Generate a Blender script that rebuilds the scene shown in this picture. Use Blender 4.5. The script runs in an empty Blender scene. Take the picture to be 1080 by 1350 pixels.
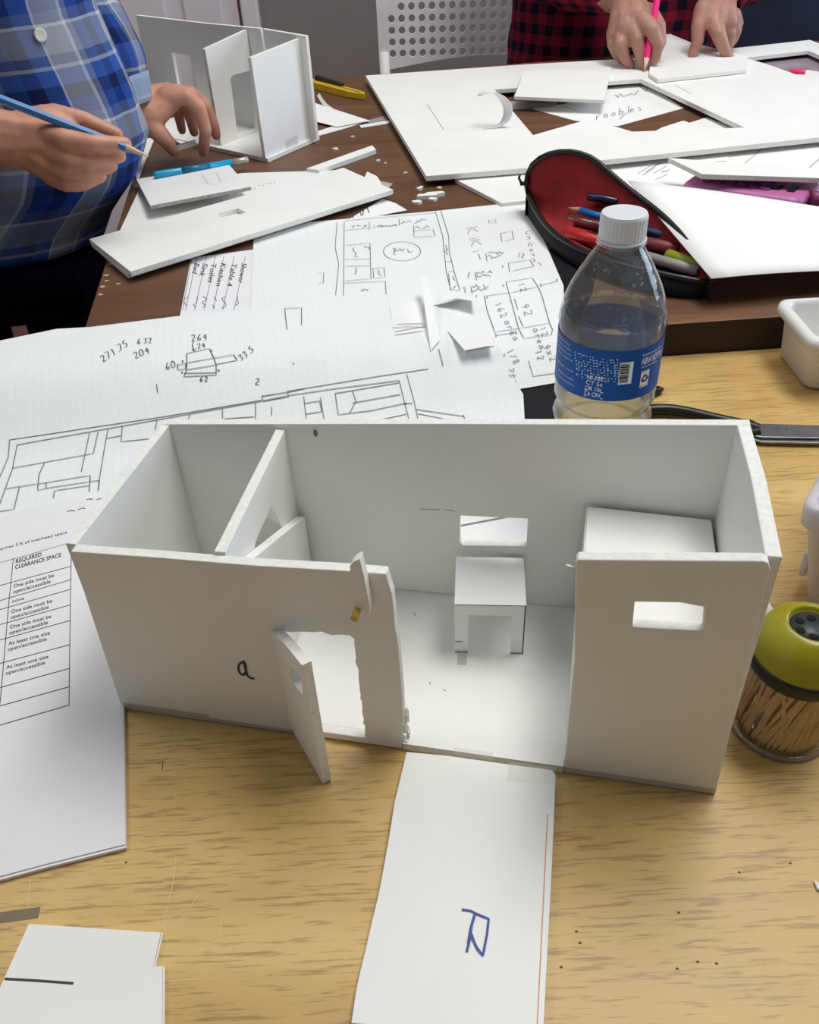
import bpy, bmesh, math, random
from mathutils import Vector, Matrix, noise
random.seed(7)
SC = bpy.context.scene
COL = SC.collection
TZ = 75.0                      # front table top above the floor, cm; all z below are relative to that table top
FPX, PITCH, ROLL, HC = 1120.0, 38.5, -3.0, 35.0
RM = Matrix.Rotation(math.radians(90 - PITCH), 3, 'X') @ Matrix.Rotation(math.radians(ROLL), 3, 'Z')
CAM = Vector((0, 0, HC))
REAR = 2.87                    # rear table top

# ---------- measuring helpers (photo measurements to places in the room, cm)
def ray(px, py):
    return RM @ Vector(((px - 540) / FPX, -(py - 675) / FPX, -1.0))
def onz(px, py, z=0.0):
    d = ray(px, py); return CAM + d * ((z - HC) / d.z)
def onpl(px, py, P, n):
    d = ray(px, py); n = Vector(n); return CAM + d * ((Vector(P) - CAM).dot(n) / d.dot(n))
def ony(px, py, Y):
    return onpl(px, py, (0, Y, 0), (0, 1, 0))
def proj(P):
    q = RM.transposed() @ (Vector(P) - CAM); return 540 - FPX * q.x / q.z, 675 + FPX * q.y / q.z

# ---------- object helpers
ORG = {}
def W(v): return Vector((v[0] * .01, v[1] * .01, (v[2] + TZ) * .01))
def tag(o, label=None, cat=None, group=None, kind=None):
    if label: o['label'] = label
    if cat: o['category'] = cat
    if group: o['group'] = group
    if kind: o['kind'] = kind
    return o
def empty(name, loc, label=None, cat=None, group=None):
    o = bpy.data.objects.new(name, None); COL.objects.link(o)
    o.empty_display_size = .02
    o.location = W(loc); ORG[o.name] = Vector(loc)
    return tag(o, label, cat, group)
class MB:
    def __init__(s): s.v = []; s.f = []; s.m = []; s.uv = {}; s.sm = []
    def add(s, verts, faces, mi=0, smooth=False):
        b = len(s.v); s.v += [Vector(v) for v in verts]
        for f in faces:
            s.f.append([b + i for i in f]); s.m.append(mi); s.sm.append(smooth)
        return b
    def box(s, c, size, rot=None, mi=0):
        sx, sy, sz = [k / 2 for k in size]; c = Vector(c)
        vs = []
        for z in (-sz, sz):
            for x, y in ((-sx, -sy), (sx, -sy), (sx, sy), (-sx, sy)):
                p = Vector((x, y, z))
                if rot is not None: p = rot @ p
                vs.append(c + p)
        s.add(vs, [(3, 2, 1, 0), (4, 5, 6, 7), (0, 1, 5, 4), (1, 2, 6, 5), (2, 3, 7, 6), (3, 0, 4, 7)], mi)
    def tube(s, pts, rad, n=10, cap=True, mi=0, smooth=True):
        pts = [Vector(p) for p in pts]
        if not hasattr(rad, '__len__'): rad = [rad] * len(pts)
        rings = []; up = None
        for i, p in enumerate(pts):
            t = (pts[min(i + 1, len(pts) - 1)] - pts[max(i - 1, 0)]).normalized()
            if up is None:
                a = Vector((0, 0, 1)) if abs(t.z) < .9 else Vector((1, 0, 0))
                up = (a - t * a.dot(t)).normalized()
            else:
                up = (up - t * up.dot(t)).normalized()
            sd = t.cross(up)
            rings.append([p + (up * math.cos(2 * math.pi * k / n) + sd * math.sin(2 * math.pi * k / n)) * rad[i] for k in range(n)])
        s.loft(rings, True, cap, mi, smooth)
    def loft(s, rings, closed=True, cap=True, mi=0, smooth=True):
        n = len(rings[0]); b = s.add([v for r in rings for v in r], [])
        for i in range(len(rings) - 1):
            for k in range(n if closed else n - 1):
                k2 = (k + 1) % n
                s.f.append([b + i * n + k, b + i * n + k2, b + (i + 1) * n + k2, b + (i + 1) * n + k]); s.m.append(mi); s.sm.append(smooth)
        if cap and closed:
            s.f.append([b + k for k in reversed(range(n))]); s.m.append(mi); s.sm.append(False)
            e = b + (len(rings) - 1) * n
            s.f.append([e + k for k in range(n)]); s.m.append(mi); s.sm.append(False)
    def lathe(s, c, prof, n=32, mi=0, smooth=True, cap=False, axis=None):
        c = Vector(c); rings = []
        for r, z in prof:
            rings.append([c + Vector((r * math.cos(2 * math.pi * k / n), r * math.sin(2 * math.pi * k / n), z)) for k in range(n)])
        s.loft(rings, True, cap, mi, smooth)
    def prism(s, outline, holes=(), n=None, thick=.5, mi=0, mside=None):
        """flat polygon (3-D points) with holes, thickened along -n"""
        if mside is None: mside = mi
        outline = [Vector(p) for p in outline]
        if n is None:
            n = Vector((0, 0, 0))
            for i in range(len(outline)):
                a = outline[i]; b = outline[(i + 1) % len(outline)]
                n += a.cross(b)
            n.normalize()
        n = Vector(n).normalized()
        bm = bmesh.new(); loops = []
        for lp in [outline] + [[Vector(p) for p in h] for h in holes]:
            vs = [bm.verts.new(p) for p in lp]; loops.append(vs)
            for i in range(len(vs)): bm.edges.new((vs[i], vs[(i + 1) % len(vs)]))
        bmesh.ops.triangle_fill(bm, use_beauty=True, use_dissolve=False, edges=bm.edges[:], normal=n)
        bm.verts.index_update(); bm.faces.ensure_lookup_table()
        tv = [v.co.copy() for v in bm.verts]; fs = []
        for f in bm.faces:
            ids = [v.index for v in f.verts]
            if f.normal.dot(n) < 0: ids.reverse()
            fs.append(ids)
        lid = [[v.index for v in l] for l in loops]; bm.free()
        N = len(tv)
        if thick <= 0:
            s.add(tv, fs, mi); return
        b = s.add(tv + [p - n * thick for p in tv], [])
        for f in fs:
            s.f.append([b + i for i in f]); s.m.append(mi); s.sm.append(False)
            s.f.append([b + N + i for i in reversed(f)]); s.m.append(mi); s.sm.append(False)
        for l in lid:
            for i in range(len(l)):
                p, q = l[i], l[(i + 1) % len(l)]
                s.f.append([b + p, b + N + p, b + N + q, b + q]); s.m.append(mside); s.sm.append(False)
    def build(s, name, mats, parent=None, label=None, cat=None, group=None, kind=None, origin=None, fixn=True, bevel=0, subsurf=0):
        if not isinstance(mats, (list, tuple)): mats = [mats]
        if parent is not None: org = ORG[parent.name]
        elif origin is not None: org = Vector(origin)
        else:
            lo = Vector([min(v[i] for v in s.v) for i in range(3)]); hi = Vector([max(v[i] for v in s.v) for i in range(3)])
            org = Vector(((lo.x + hi.x) / 2, (lo.y + hi.y) / 2, lo.z))
        me = bpy.data.meshes.new(name)
        me.from_pydata([(v - org) * .01 for v in s.v], [], s.f)
        for m in mats: me.materials.append(m)
        me.polygons.foreach_set('material_index', s.m)
        me.polygons.foreach_set('use_smooth', s.sm)
        if s.uv:
            ul = me.uv_layers.new(name='UVMap')
            for p in me.polygons:
                for li in p.loop_indices:
                    ul.data[li].uv = s.uv.get(me.loops[li].vertex_index, (0, 0))
        if fixn:
            bm = bmesh.new(); bm.from_mesh(me); bmesh.ops.recalc_face_normals(bm, faces=bm.faces[:]); bm.to_mesh(me); bm.free()
        me.update()
        o = bpy.data.objects.new(name, me); COL.objects.link(o)
        if parent is not None: o.parent = parent
        else: o.location = W(org)
        ORG[o.name] = org
        if bevel:
            b = o.modifiers.new('Bevel', 'BEVEL'); b.width = bevel * .01; b.segments = 2; b.limit_method = 'ANGLE'
        if subsurf:
            m = o.modifiers.new('Sub', 'SUBSURF'); m.levels = subsurf; m.render_levels = subsurf
        return tag(o, label, cat, group, kind)

# ---------- materials
def lin(c):
    return tuple((x / 255 / 12.92) if x / 255 <= .04045 else ((x / 255 + .055) / 1.055) ** 2.4 for x in c) + (1,)
class NT:
    def __init__(s, name):
        s.mat = bpy.data.materials.new(name); s.mat.use_nodes = True
        s.t = s.mat.node_tree; s.n = s.t.nodes; s.p = s.n['Principled BSDF']; s.out = s.n['Material Output']
    def new(s, t, **kw):
        n = s.n.new(t)
        for k, v in kw.items():
            if k in n.inputs: n.inputs[k].default_value = v
            else: setattr(n, k, v)
        return n
    def link(s, a, b): s.t.links.new(a, b)
    def math(s, op, a, b=None):
        n = s.n.new('ShaderNodeMath'); n.operation = op
        for i, q in enumerate((a, b)):
            if q is None: continue
            if isinstance(q, (int, float)): n.inputs[i].default_value = q
            else: s.link(q, n.inputs[i])
        return n.outputs[0]
    def mix(s, fac, a, b, mode='MIX'):
        n = s.n.new('ShaderNodeMix'); n.data_type = 'RGBA'; n.blend_type = mode
        for sock, q in ((n.inputs[0], fac), (n.inputs[6], a), (n.inputs[7], b)):
            if isinstance(q, (int, float, tuple)): sock.default_value = q
            else: s.link(q, sock)
        return n.outputs[2]
    def ramp(s, fac, stops, interp='LINEAR'):
        n = s.n.new('ShaderNodeValToRGB'); n.color_ramp.interpolation = interp
        e = n.color_ramp.elements
        while len(e) < len(stops): e.new(.5)
        for i, (p, c) in enumerate(stops): e[i].position = p; e[i].color = c
        s.link(fac, n.inputs[0]); return n.outputs[0]
    def coords(s, kind='Object', scale=(1, 1, 1), rot=(0, 0, 0), loc=(0, 0, 0)):
        tc = s.n.new('ShaderNodeTexCoord'); mp = s.n.new('ShaderNodeMapping')
        mp.inputs['Scale'].default_value = scale; mp.inputs['Rotation'].default_value = rot; mp.inputs['Location'].default_value = loc
        s.link(tc.outputs[kind], mp.inputs[0]); return mp.outputs[0]
    def noise(s, vec, scale, detail=4, rough=.55, dist=0):
        n = s.new('ShaderNodeTexNoise', Scale=scale, Detail=detail, Roughness=rough, Distortion=dist)
        s.link(vec, n.inputs['Vector']); return n.outputs['Fac']
    def bump(s, h, strength, dist=.001):
        n = s.new('ShaderNodeBump', Strength=strength, Distance=dist); s.link(h, n.inputs['Height']); s.link(n.outputs[0], s.p.inputs['Normal'])
def plain(name, c, rough=.5, vary=.04, scale=40, metal=0, spec=.5, bump=0, bscale=200):
    t = NT(name); t.p.inputs['Roughness'].default_value = rough; t.p.inputs['Metallic'].default_value = metal
    t.p.inputs['Specular IOR Level'].default_value = spec
    vec = t.coords('Object'); nz = t.noise(vec, scale)
    a = lin([max(0, k * (1 - vary)) for k in c]); b = lin([min(255, k * (1 + vary)) for k in c])
    t.link(t.ramp(nz, [(.3, a), (.7, b)]), t.p.inputs['Base Color'])
    if bump: t.bump(t.noise(vec, bscale, 3), bump)
    return t.mat
def wood(name, cols, grain_dir=0.0, rough=.35, stretch=14.0, pore=.55, scale=1.0, blotch=None, fx=4, fy=95):
    t = NT(name); t.p.inputs['Roughness'].default_value = rough
    v = t.coords('Object', (1 * scale, stretch * scale, 1), (0, 0, -grain_dir))
    big = t.noise(v, 2.6, 5, .55, .4)
    fine = t.noise(t.coords('Object', (fx * scale, fy * scale, 1), (0, 0, -grain_dir)), 3.2, 3, .6, .2)
    base = t.ramp(big, [(.25, lin(cols[0])), (.5, lin(cols[1])), (.72, lin(cols[2]))])
    por = t.ramp(fine, [(.36, (.0, .0, .0, 1)), (.47, (1, 1, 1, 1))])
    dark = lin(cols[3])
    c = t.mix(t.math('MULTIPLY', t.math('SUBTRACT', 1.0, por), pore), base, dark)
    if blotch:
        bn = t.noise(t.coords('Object', (1, 1.8, 1)), 5.5, 4, .6)
        c = t.mix(t.ramp(bn, [(.5, (0, 0, 0, 1)), (.75, (.75, .75, .75, 1))]), c, lin(blotch))
    t.link(c, t.p.inputs['Base Color']); t.bump(fine, .12, .0006)
    rr = t.ramp(big, [(.2, (rough - .07,) * 3 + (1,)), (.8, (rough + .1,) * 3 + (1,))]); t.link(rr, t.p.inputs['Roughness'])
    return t.mat
def paper(name, c=(238, 238, 236), grid=0, gcol=(222, 230, 234), gw=.06, rough=.75):
    t = NT(name); t.p.inputs['Roughness'].default_value = rough; t.p.inputs['Specular IOR Level'].default_value = .25
    nz = t.noise(t.coords('Object'), 25)
    col = t.ramp(nz, [(.3, lin([k * .985 for k in c])), (.7, lin(c))])
    if grid:
        uv = t.n.new('ShaderNodeTexCoord').outputs['UV']
        sp = t.n.new('ShaderNodeSeparateXYZ'); t.link(uv, sp.inputs[0])
        ms = []
        for k in (0, 1):
            fr = t.math('FRACT', t.math('DIVIDE', sp.outputs[k], grid))
            ms.append(t.math('LESS_THAN', fr, gw))
        m = t.math('MAXIMUM', ms[0], ms[1]); col = t.mix(m, col, lin(gcol))
    t.link(col, t.p.inputs['Base Color'])
    t.bump(nz, .05, .002)
    return t.mat
def thin_ior(t, fr, ior):
    g = t.n.new('ShaderNodeNewGeometry'); t.link(t.math('ADD', ior, t.math('MULTIPLY', g.outputs['Backfacing'], 1 / ior - ior)), fr.inputs['IOR'])
def clear_plastic(name, tint=(240, 245, 250), rough=.05, amount=.0, ior=1.45, frost=0.0, white=(235, 238, 240), bs=.15, bsc=(1, 1, 1), nsc=60):
    """thin clear shell: see-through with a fresnel sheen, optionally milky"""
    t = NT(name)
    tr = t.new('ShaderNodeBsdfTransparent'); tr.inputs[0].default_value = lin(tint)
    gl = t.new('ShaderNodeBsdfGlossy', Roughness=rough)
    fr = t.new('ShaderNodeFresnel', IOR=ior); thin_ior(t, fr, ior)
    mx = t.n.new('ShaderNodeMixShader'); t.link(t.math('ADD', fr.outputs[0], amount), mx.inputs[0]); t.link(tr.outputs[0], mx.inputs[1]); t.link(gl.outputs[0], mx.inputs[2])
    last = mx.outputs[0]
    nz = t.noise(t.coords('Object', bsc), nsc)
    bp = t.new('ShaderNodeBump', Strength=bs, Distance=.001); t.link(nz, bp.inputs['Height']); t.link(bp.outputs[0], gl.inputs['Normal'])
    if frost:
        di = t.new('ShaderNodeBsdfDiffuse'); di.inputs[0].default_value = lin(white)
        m2 = t.n.new('ShaderNodeMixShader'); m2.inputs[0].default_value = frost
        t.link(last, m2.inputs[1]); t.link(di.outputs[0], m2.inputs[2]); last = m2.outputs[0]
    t.link(last, t.out.inputs[0]); t.n.remove(t.p); return t.mat
def plaid(name, us, vs, period, line=None, rough=.9):
    """woven check: average of a stripe ramp along u and one along v, plus twill noise"""
    t = NT(name); t.p.inputs['Roughness'].default_value = rough; t.p.inputs['Specular IOR Level'].default_value = .1
    uv = t.n.new('ShaderNodeTexCoord').outputs['UV']; sp = t.n.new('ShaderNodeSeparateXYZ'); t.link(uv, sp.inputs[0])
    cs = []
    for k, st in ((0, us), (1, vs)):
        wob = t.noise(uv, .35, 2)
        fr = t.math('FRACT', t.math('ADD', t.math('DIVIDE', sp.outputs[k], period), t.math('MULTIPLY', wob, .03)))
        cs.append(t.ramp(fr, [(p, lin(c)) for p, c in st], 'CONSTANT'))
    c = t.mix(.5, cs[0], cs[1])
    nz = t.noise(uv, 9.0, 3)
    c = t.mix(.3, c, t.ramp(nz, [(.3, (.25, .25, .25, 1)), (.7, (1, 1, 1, 1))]), 'MULTIPLY')
    t.link(c, t.p.inputs['Base Color']); t.bump(t.noise(uv, 6, 3), .25, .002)
    return t.mat
def skin(name, c, c2):
    t = NT(name); t.p.inputs['Roughness'].default_value = .5
    vec = t.coords('Object'); nz = t.noise(vec, 45, 4)
    t.link(t.ramp(nz, [(.3, lin(c2)), (.65, lin(c))]), t.p.inputs['Base Color'])
    t.p.inputs['Subsurface Weight'].default_value = .08; t.p.inputs['Subsurface Radius'].default_value = (.01, .004, .002)
    t.bump(t.noise(vec, 260, 3), .2, .0006); return t.mat

FOAM = plain('foam_board_card', (240, 240, 236), .55, .012, 14, spec=.3)
CORE = plain('foam_board_core', (236, 236, 230), .85, .03, 300, spec=.1, bump=.35, bscale=900)
PAPERW = paper('plain_white_paper', (240, 240, 238))
GRAPH = paper('graph_paper', (236, 239, 238), .64)
PRINT = paper('printed_paper', (234, 234, 236))
GRAPHITE = plain('pencil_graphite', (112, 114, 120), .5, .1, 300)
GRAPHITE2 = plain('pencil_graphite_dark', (66, 68, 74), .5, .1, 300)
INKBLK = plain('printed_black_ink', (38, 38, 44), .6, .05, 300)
INKBLU = plain('blue_marker_ink', (32, 66, 150), .5, .05, 300)
INKNAVY = plain('dark_blue_marker_ink', (18, 24, 78), .5, .05, 300)
ORANGE = plain('orange_pencil_line', (214, 150, 120), .6, .05, 300)
BLACKP = plain('black_plastic', (18, 18, 20), .38, .1, 60)
BLACKF = plain('black_fabric', (14, 14, 18), .85, .15, 200, bump=.4, bscale=500)
NAVYF = plain('navy_fabric', (9, 12, 28), .9, .2, 60, spec=.1, bump=.3, bscale=300)
REDF = plain('red_lining_fabric', (136, 14, 24), .8, .12, 60, bump=.3, bscale=300)
WHITEP = plain('white_plastic', (226, 226, 222), .4, .02, 30)
SKIN1 = skin('skin_warm', (208, 152, 126), (190, 132, 108))
SKIN2 = skin('skin_tan', (178, 132, 114), (160, 114, 98))
HAIR = plain('dark_hair', (30, 22, 18), .5, .2, 120)

# ---------- camera
cd = bpy.data.cameras.new('camera'); co = bpy.data.objects.new('camera', cd); COL.objects.link(co)
co.location = W(CAM); co.rotation_euler = RM.to_euler()
cd.sensor_fit = 'VERTICAL'; cd.sensor_height = 36.0; cd.sensor_width = 28.8; cd.lens = FPX / 1350 * 36.0
cd.clip_start = .01; cd.clip_end = 50
SC.camera = co

# ---------- flat writing helpers
def resample(pl, step=7.0):
    out = [Vector(pl[0])]
    for a, b in zip(pl, pl[1:]):
        a = Vector(a); b = Vector(b); n = max(1, int((b - a).length / step))
        for k in range(1, n + 1): out.append(a + (b - a) * k / n)
    return out
def smoothpl(pl, it=1):
    pl = [Vector(p) for p in pl]
    for _ in range(it):
        q = [pl[0]]
        for a, b in zip(pl, pl[1:]): q += [a * .75 + b * .25, a * .25 + b * .75]
        pl = q + [pl[-1]]
    return pl
def ribbon(mb, pts, n, w, closed=False, mi=0):
    """flat stroke along 3-D points; n = normal of the surface it is drawn on"""
    n = Vector(n).normalized(); L = []; R = []
    for i, p in enumerate(pts):
        t = pts[min(i + 1, len(pts) - 1)] - pts[max(i - 1, 0)]
        t = t - n * t.dot(n)
        if t.length < 1e-6: t = Vector((1, 0, 0))
        s = n.cross(t.normalized()) * (w / 2); L.append(p - s); R.append(p + s)
    N = len(pts)
    mb.add(L + R, [(i, i + 1, N + i + 1, N + i) for i in range(N - 1)], mi)
def strokes(name, parent, pls, surf, mat, w=.05, n=(0, 0, 1), lift=.025, step=7, split=False):
    mb = MB(); n = Vector(n).normalized()
    for pl in pls:
        pts = [surf(p.x, p.y) + n * (lift + .004 * (len(mb.f) % 7)) for p in resample(pl, step)]
        ribbon(mb, pts, n, w)
        if split: mb.build(name, mat, parent, fixn=False); mb = MB()
    if not split: return mb.build(name, mat, parent, fixn=False)
GL = {
 '0': [[(.5, 1), (.1, .8), (.05, .3), (.4, 0), (.8, .2), (.85, .7), (.5, 1)]],
 '1': [[(.3, .8), (.5, 1), (.5, 0)]],
 '2': [[(.1, .8), (.4, 1), (.8, .8), (.6, .45), (.1, 0), (.9, .05)]],
 '3': [[(.1, .9), (.6, 1), (.75, .75), (.4, .55), (.8, .3), (.5, 0), (.1, .1)]],
 '4': [[(.6, 0), (.65, 1), (.1, .4), (.9, .4)]],
 '5': [[(.8, 1), (.25, 1), (.2, .6), (.65, .6), (.8, .25), (.45, 0), (.1, .1)]],
 '6': [[(.7, 1), (.25, .6), (.15, .2), (.5, 0), (.8, .2), (.6, .45), (.2, .3)]],
 '7': [[(.1, 1), (.85, 1), (.35, 0)]],
 '8': [[(.5, .5), (.15, .75), (.5, 1), (.8, .75), (.5, .5), (.15, .2), (.5, 0), (.85, .2), (.5, .5)]],
 '9': [[(.8, .7), (.4, .5), (.2, .8), (.55, 1), (.8, .75), (.7, 0)]],
 '.': [[(.4, 0), (.5, .06)]], '-': [[(.1, .5), (.8, .5)]], '+': [[(.1, .5), (.9, .5)], [(.5, .1), (.5, .9)]], '=': [[(.1, .65), (.8, .65)], [(.1, .35), (.8, .35)]],
 'x': [[(.1, .6), (.8, 0)], [(.8, .6), (.1, 0)]], 'K': [[(.15, 1), (.15, 0)], [(.8, 1), (.15, .45), (.85, 0)]], 'i': [[(.4, .6), (.4, 0)], [(.4, .85), (.45, .9)]],
 'a': [[(.7, .55), (.3, .6), (.1, .25), (.4, 0), (.7, .3), (.7, .6), (.75, 0)]], 'r': [[(.2, .6), (.25, 0)], [(.25, .4), (.5, .6), (.75, .55)]],
 'e': [[(.15, .3), (.75, .35), (.5, .6), (.15, .35), (.3, .02), (.75, .1)]], 't': [[(.4, 1), (.4, .05), (.7, 0)], [(.15, .65), (.7, .65)]],
 'c': [[(.75, .5), (.4, .6), (.12, .3), (.4, 0), (.75, .1)]], 'h': [[(.2, 1), (.2, 0)], [(.2, .4), (.5, .6), (.75, .4), (.75, 0)]], 'n': [[(.2, .6), (.2, 0)], [(.2, .4), (.5, .6), (.75, .4), (.75, 0)]],
 'u': [[(.2, .6), (.2, .15), (.45, 0), (.7, .2), (.75, .6), (.75, 0)]], 'U': [[(.15, 1), (.15, .2), (.45, 0), (.8, .2), (.8, 1)]], 's': [[(.7, .5), (.4, .6), (.2, .45), (.65, .2), (.4, 0), (.1, .08)]],
 'l': [[(.4, 1), (.4, 0)]], 'o': [[(.45, .6), (.12, .3), (.45, 0), (.78, .3), (.45, .6)]], 'd': [[(.7, 1), (.7, 0)], [(.7, .45), (.35, .6), (.12, .3), (.4, 0), (.7, .2)]], 'b': [[(.2, 1), (.2, 0)], [(.2, .4), (.5, .6), (.8, .3), (.5, 0), (.2, .1)]],
 ' ': [], '/': [[(.1, 0), (.8, 1)]],
}
def hand(text, px, py, size, ang=0, slant=.1, asp=.75):
    """handwriting as photo-plane strokes: baseline start px,py, letter height size, ang degrees clockwise"""
    c, s = math.cos(math.radians(ang)), math.sin(math.radians(ang)); out = []; x = 0
    for ch in text:
        for st in GL.get(ch, []):
            pl = []
            for gx, gy in st:
                a = (x + gx * asp + gy * slant) * size; b = -gy * size
                pl.append((px + a * c - b * s, py + a * s + b * c))
            out.append(smoothpl(pl, 1) if len(pl) > 2 else pl)
        x += asp * (.5 if ch in 'il. ' else 1.15)
    return out
def scribble(px, py, length, size, ang=0, seed=1):
    r = random.Random(seed); c, s = math.cos(math.radians(ang)), math.sin(math.radians(ang)); pl = []; out = []
    x = 0
    while x < length:
        a = x; b = r.uniform(-1, 1) * size * .5
        pl.append((px + a * c - b * s, py + a * s + b * c)); x += size * r.uniform(.22, .42)
        if r.random() < .1 and len(pl) > 2: out.append(smoothpl(pl)); pl = []; x += size * .4
    if len(pl) > 1: out.append(smoothpl(pl))
    return out
def text_mesh(body, bold=0):
    cu = bpy.data.curves.new('txt', 'FONT'); cu.body = body; cu.size = 1; cu.offset = bold; cu.resolution_u = 3
    ob = bpy.data.objects.new('txt', cu); COL.objects.link(ob)
    dg = bpy.context.evaluated_depsgraph_get(); ev = ob.evaluated_get(dg); me = bpy.data.meshes.new_from_object(ev)
    vs = [(v.co.x, v.co.y) for v in me.vertices]; fs = [list(p.vertices) for p in me.polygons]
    bpy.data.objects.remove(ob); bpy.data.curves.remove(cu); bpy.data.meshes.remove(me)
    return vs, fs
def ptext(mb, body, p0, p1, h, surf, up=None, lift=.02, bold=.0, mi=0, n=(0, 0, 1)):
    """printed text whose baseline runs p0 to p1 as measured in the photo, cap height h there"""
    vs, fs = text_mesh(body, bold)
    if not vs: return
    x0 = min(v[0] for v in vs); x1 = max(v[0] for v in vs)
    p0 = Vector(p0); p1 = Vector(p1); ex = (p1 - p0) / (x1 - x0)
    u = Vector(up) if up else Vector((ex.y, -ex.x)).normalized() * h
    u = u.normalized() * h / .7; n = Vector(n)
    mb.add([surf(*(p0 + ex * (v[0] - x0) + u * v[1])) + n * lift for v in vs], fs, mi)
# =================== the room
mb = MB(); mb.box((0, 75, -76), (560, 500, 2))
mb.build('floor', plain('brown_vinyl_floor', (112, 70, 60), .5, .12, 8), kind='structure')
WALLM = plain('grey_painted_wall', (134, 124, 122), .7, .03, 6)
DOORM = plain('white_painted_door', (226, 218, 222), .5, .02, 8)
mb = MB(); mb.box((101, 276, 50), (380, 8, 250))
mb.build('wall_back', WALLM, kind='structure')
# panelled door leaves left of the grey wall
dr = MB()
dl = MB()
def doorleaf(x0, x1, name):
    y = 271.0
    m = MB(); m.box(((x0 + x1) / 2, y + 1.5, 27), (x1 - x0, 3, 204))
    o = m.build(name, DOORM, kind='structure')
    for xa, xb in ((-130, -78), (-72, -59.5), (-55, -44)):
        for z0, z1 in ((-64, 40), (52, 118)):
            p = MB(); p.box(((xa + xb) / 2, y - .1, (z0 + z1) / 2), (xb - xa, 1.6, z1 - z0)); p.build('door_panel', DOORM, o, bevel=.7)
    return o
d1 = doorleaf(-143, -40, 'door_1')
k = MB(); k.lathe((0, 0, 0), [(0.01, -6), (1.2, -6), (1.2, -4.5), (2.6, -3.5), (2.8, -2), (1.4, -.6), (1, 0), (2.6, 0), (2.6, .4)], 20)
k.v = [Vector((-50 + v.x, 270.2 + v.z, 24 + v.y)) for v in k.v]
k.build('door_knob', plain('brass', (150, 120, 60), .3, .05, 40, metal=1), d1)
mb = MB(); mb.box((-36.6, 270.8, 28), (4.8, 4, 206)); mb.build('trim_1', DOORM, kind='structure', bevel=.6)
mb = MB(); mb.box((-204, 276, 50), (121, 8, 250)); mb.build('wall_left', WALLM, kind='structure')
mb = MB(); mb.box((-96, 276, 152), (95, 8, 46)); mb.build('trim_2', WALLM, kind='structure')
mb = MB(); mb.box((121, 271.2, -70), (330, 1.4, 10)); mb.build('baseboard_back', DOORM, kind='structure')

# =================== the two tables
OAK = wood('pale_oak_veneer', ((186, 150, 88), (203, 168, 102), (216, 184, 118), (128, 98, 54)), math.radians(5), .42, 5, .55, 1.6, (182, 148, 92), 9, 120)
BROWN = wood('worn_brown_wood', ((84, 54, 32), (104, 70, 44), (124, 86, 54), (60, 40, 26)), math.radians(2), .5, 5, .4, 1.5, (96, 68, 50))
BEDGE = wood('dark_rough_table_edge', ((30, 20, 14), (48, 31, 22), (66, 44, 30), (18, 12, 9)), 0, .7, 30, .7)
LEGM = plain('dark_metal_legs', (40, 40, 42), .4, .05, 30, metal=.8)
ft = empty('work_table', (0, 22, -75), 'pale oak topped front table the box model stands on', 'table')
def yedge(x): return 62.5 + .035 * x
m = MB(); m.prism([(-95, -25, 0), (95, -25, 0), (95, yedge(95) - .15, 0), (-95, yedge(-95) - .15, 0)], n=(0, 0, 1), thick=3)
m.build('table_top', OAK, ft)
m = MB(); m.box((0, 15, -7), (170, 60, 8)); m.build('apron', plain('beige_apron', (150, 130, 100), .6), ft)
for x, y in ((-86, -18), (86, -18), (-86, 52), (86, 52)):
    m = MB(); m.tube([(x, y, -3), (x, y, -75)], 1.6, 12); m.build('leg', LEGM, ft)
# scratches and stains in the varnish
SCR = plain('varnish_scratch', (212, 190, 146), .6, .05, 200)
zt = lambda px, py: onz(px, py, 0)
sc = [[(240, 905), (228, 985)], [(160, 968), (270, 957)], [(165, 1100), (300, 1083)], [(232, 1128), (228, 1165), (214, 1225)], [(40, 1160), (37, 1195)], [(128, 1205), (127, 1222)], [(262, 1180), (232, 1222)], [(215, 1293), (300, 1290)], [(295, 1200), (290, 1230)]]
strokes('scratch', ft, sc, zt, SCR, .03, lift=.006, split=True)
DST = plain('dark_stain', (92, 68, 44), .7)
for q in ((166, 1137), (1042, 1138), (760, 1228), (765, 1243), (740, 1275), (893, 1277), (895, 1203), (945, 1270), (920, 1268), (975, 1150)):
    sp = MB(); c = onz(*q, .006); sp.add([c + Vector((math.cos(a) * .07, math.sin(a) * .05, 0)) for a in [k * math.pi / 4 for k in range(8)]], [tuple(range(8))]); sp.build('dark_speck', DST, ft, fixn=False)
strokes('pencil_mark', ft, [[(208, 1006), (215, 1003), (214, 1015)]], zt, GRAPHITE2, .05, lift=.007)
strokes('grey_smear', ft, [[(-20, 1213), (52, 1203)]], zt, plain('grey_smear', (128, 112, 90), .7), .5, lift=.005)

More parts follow.
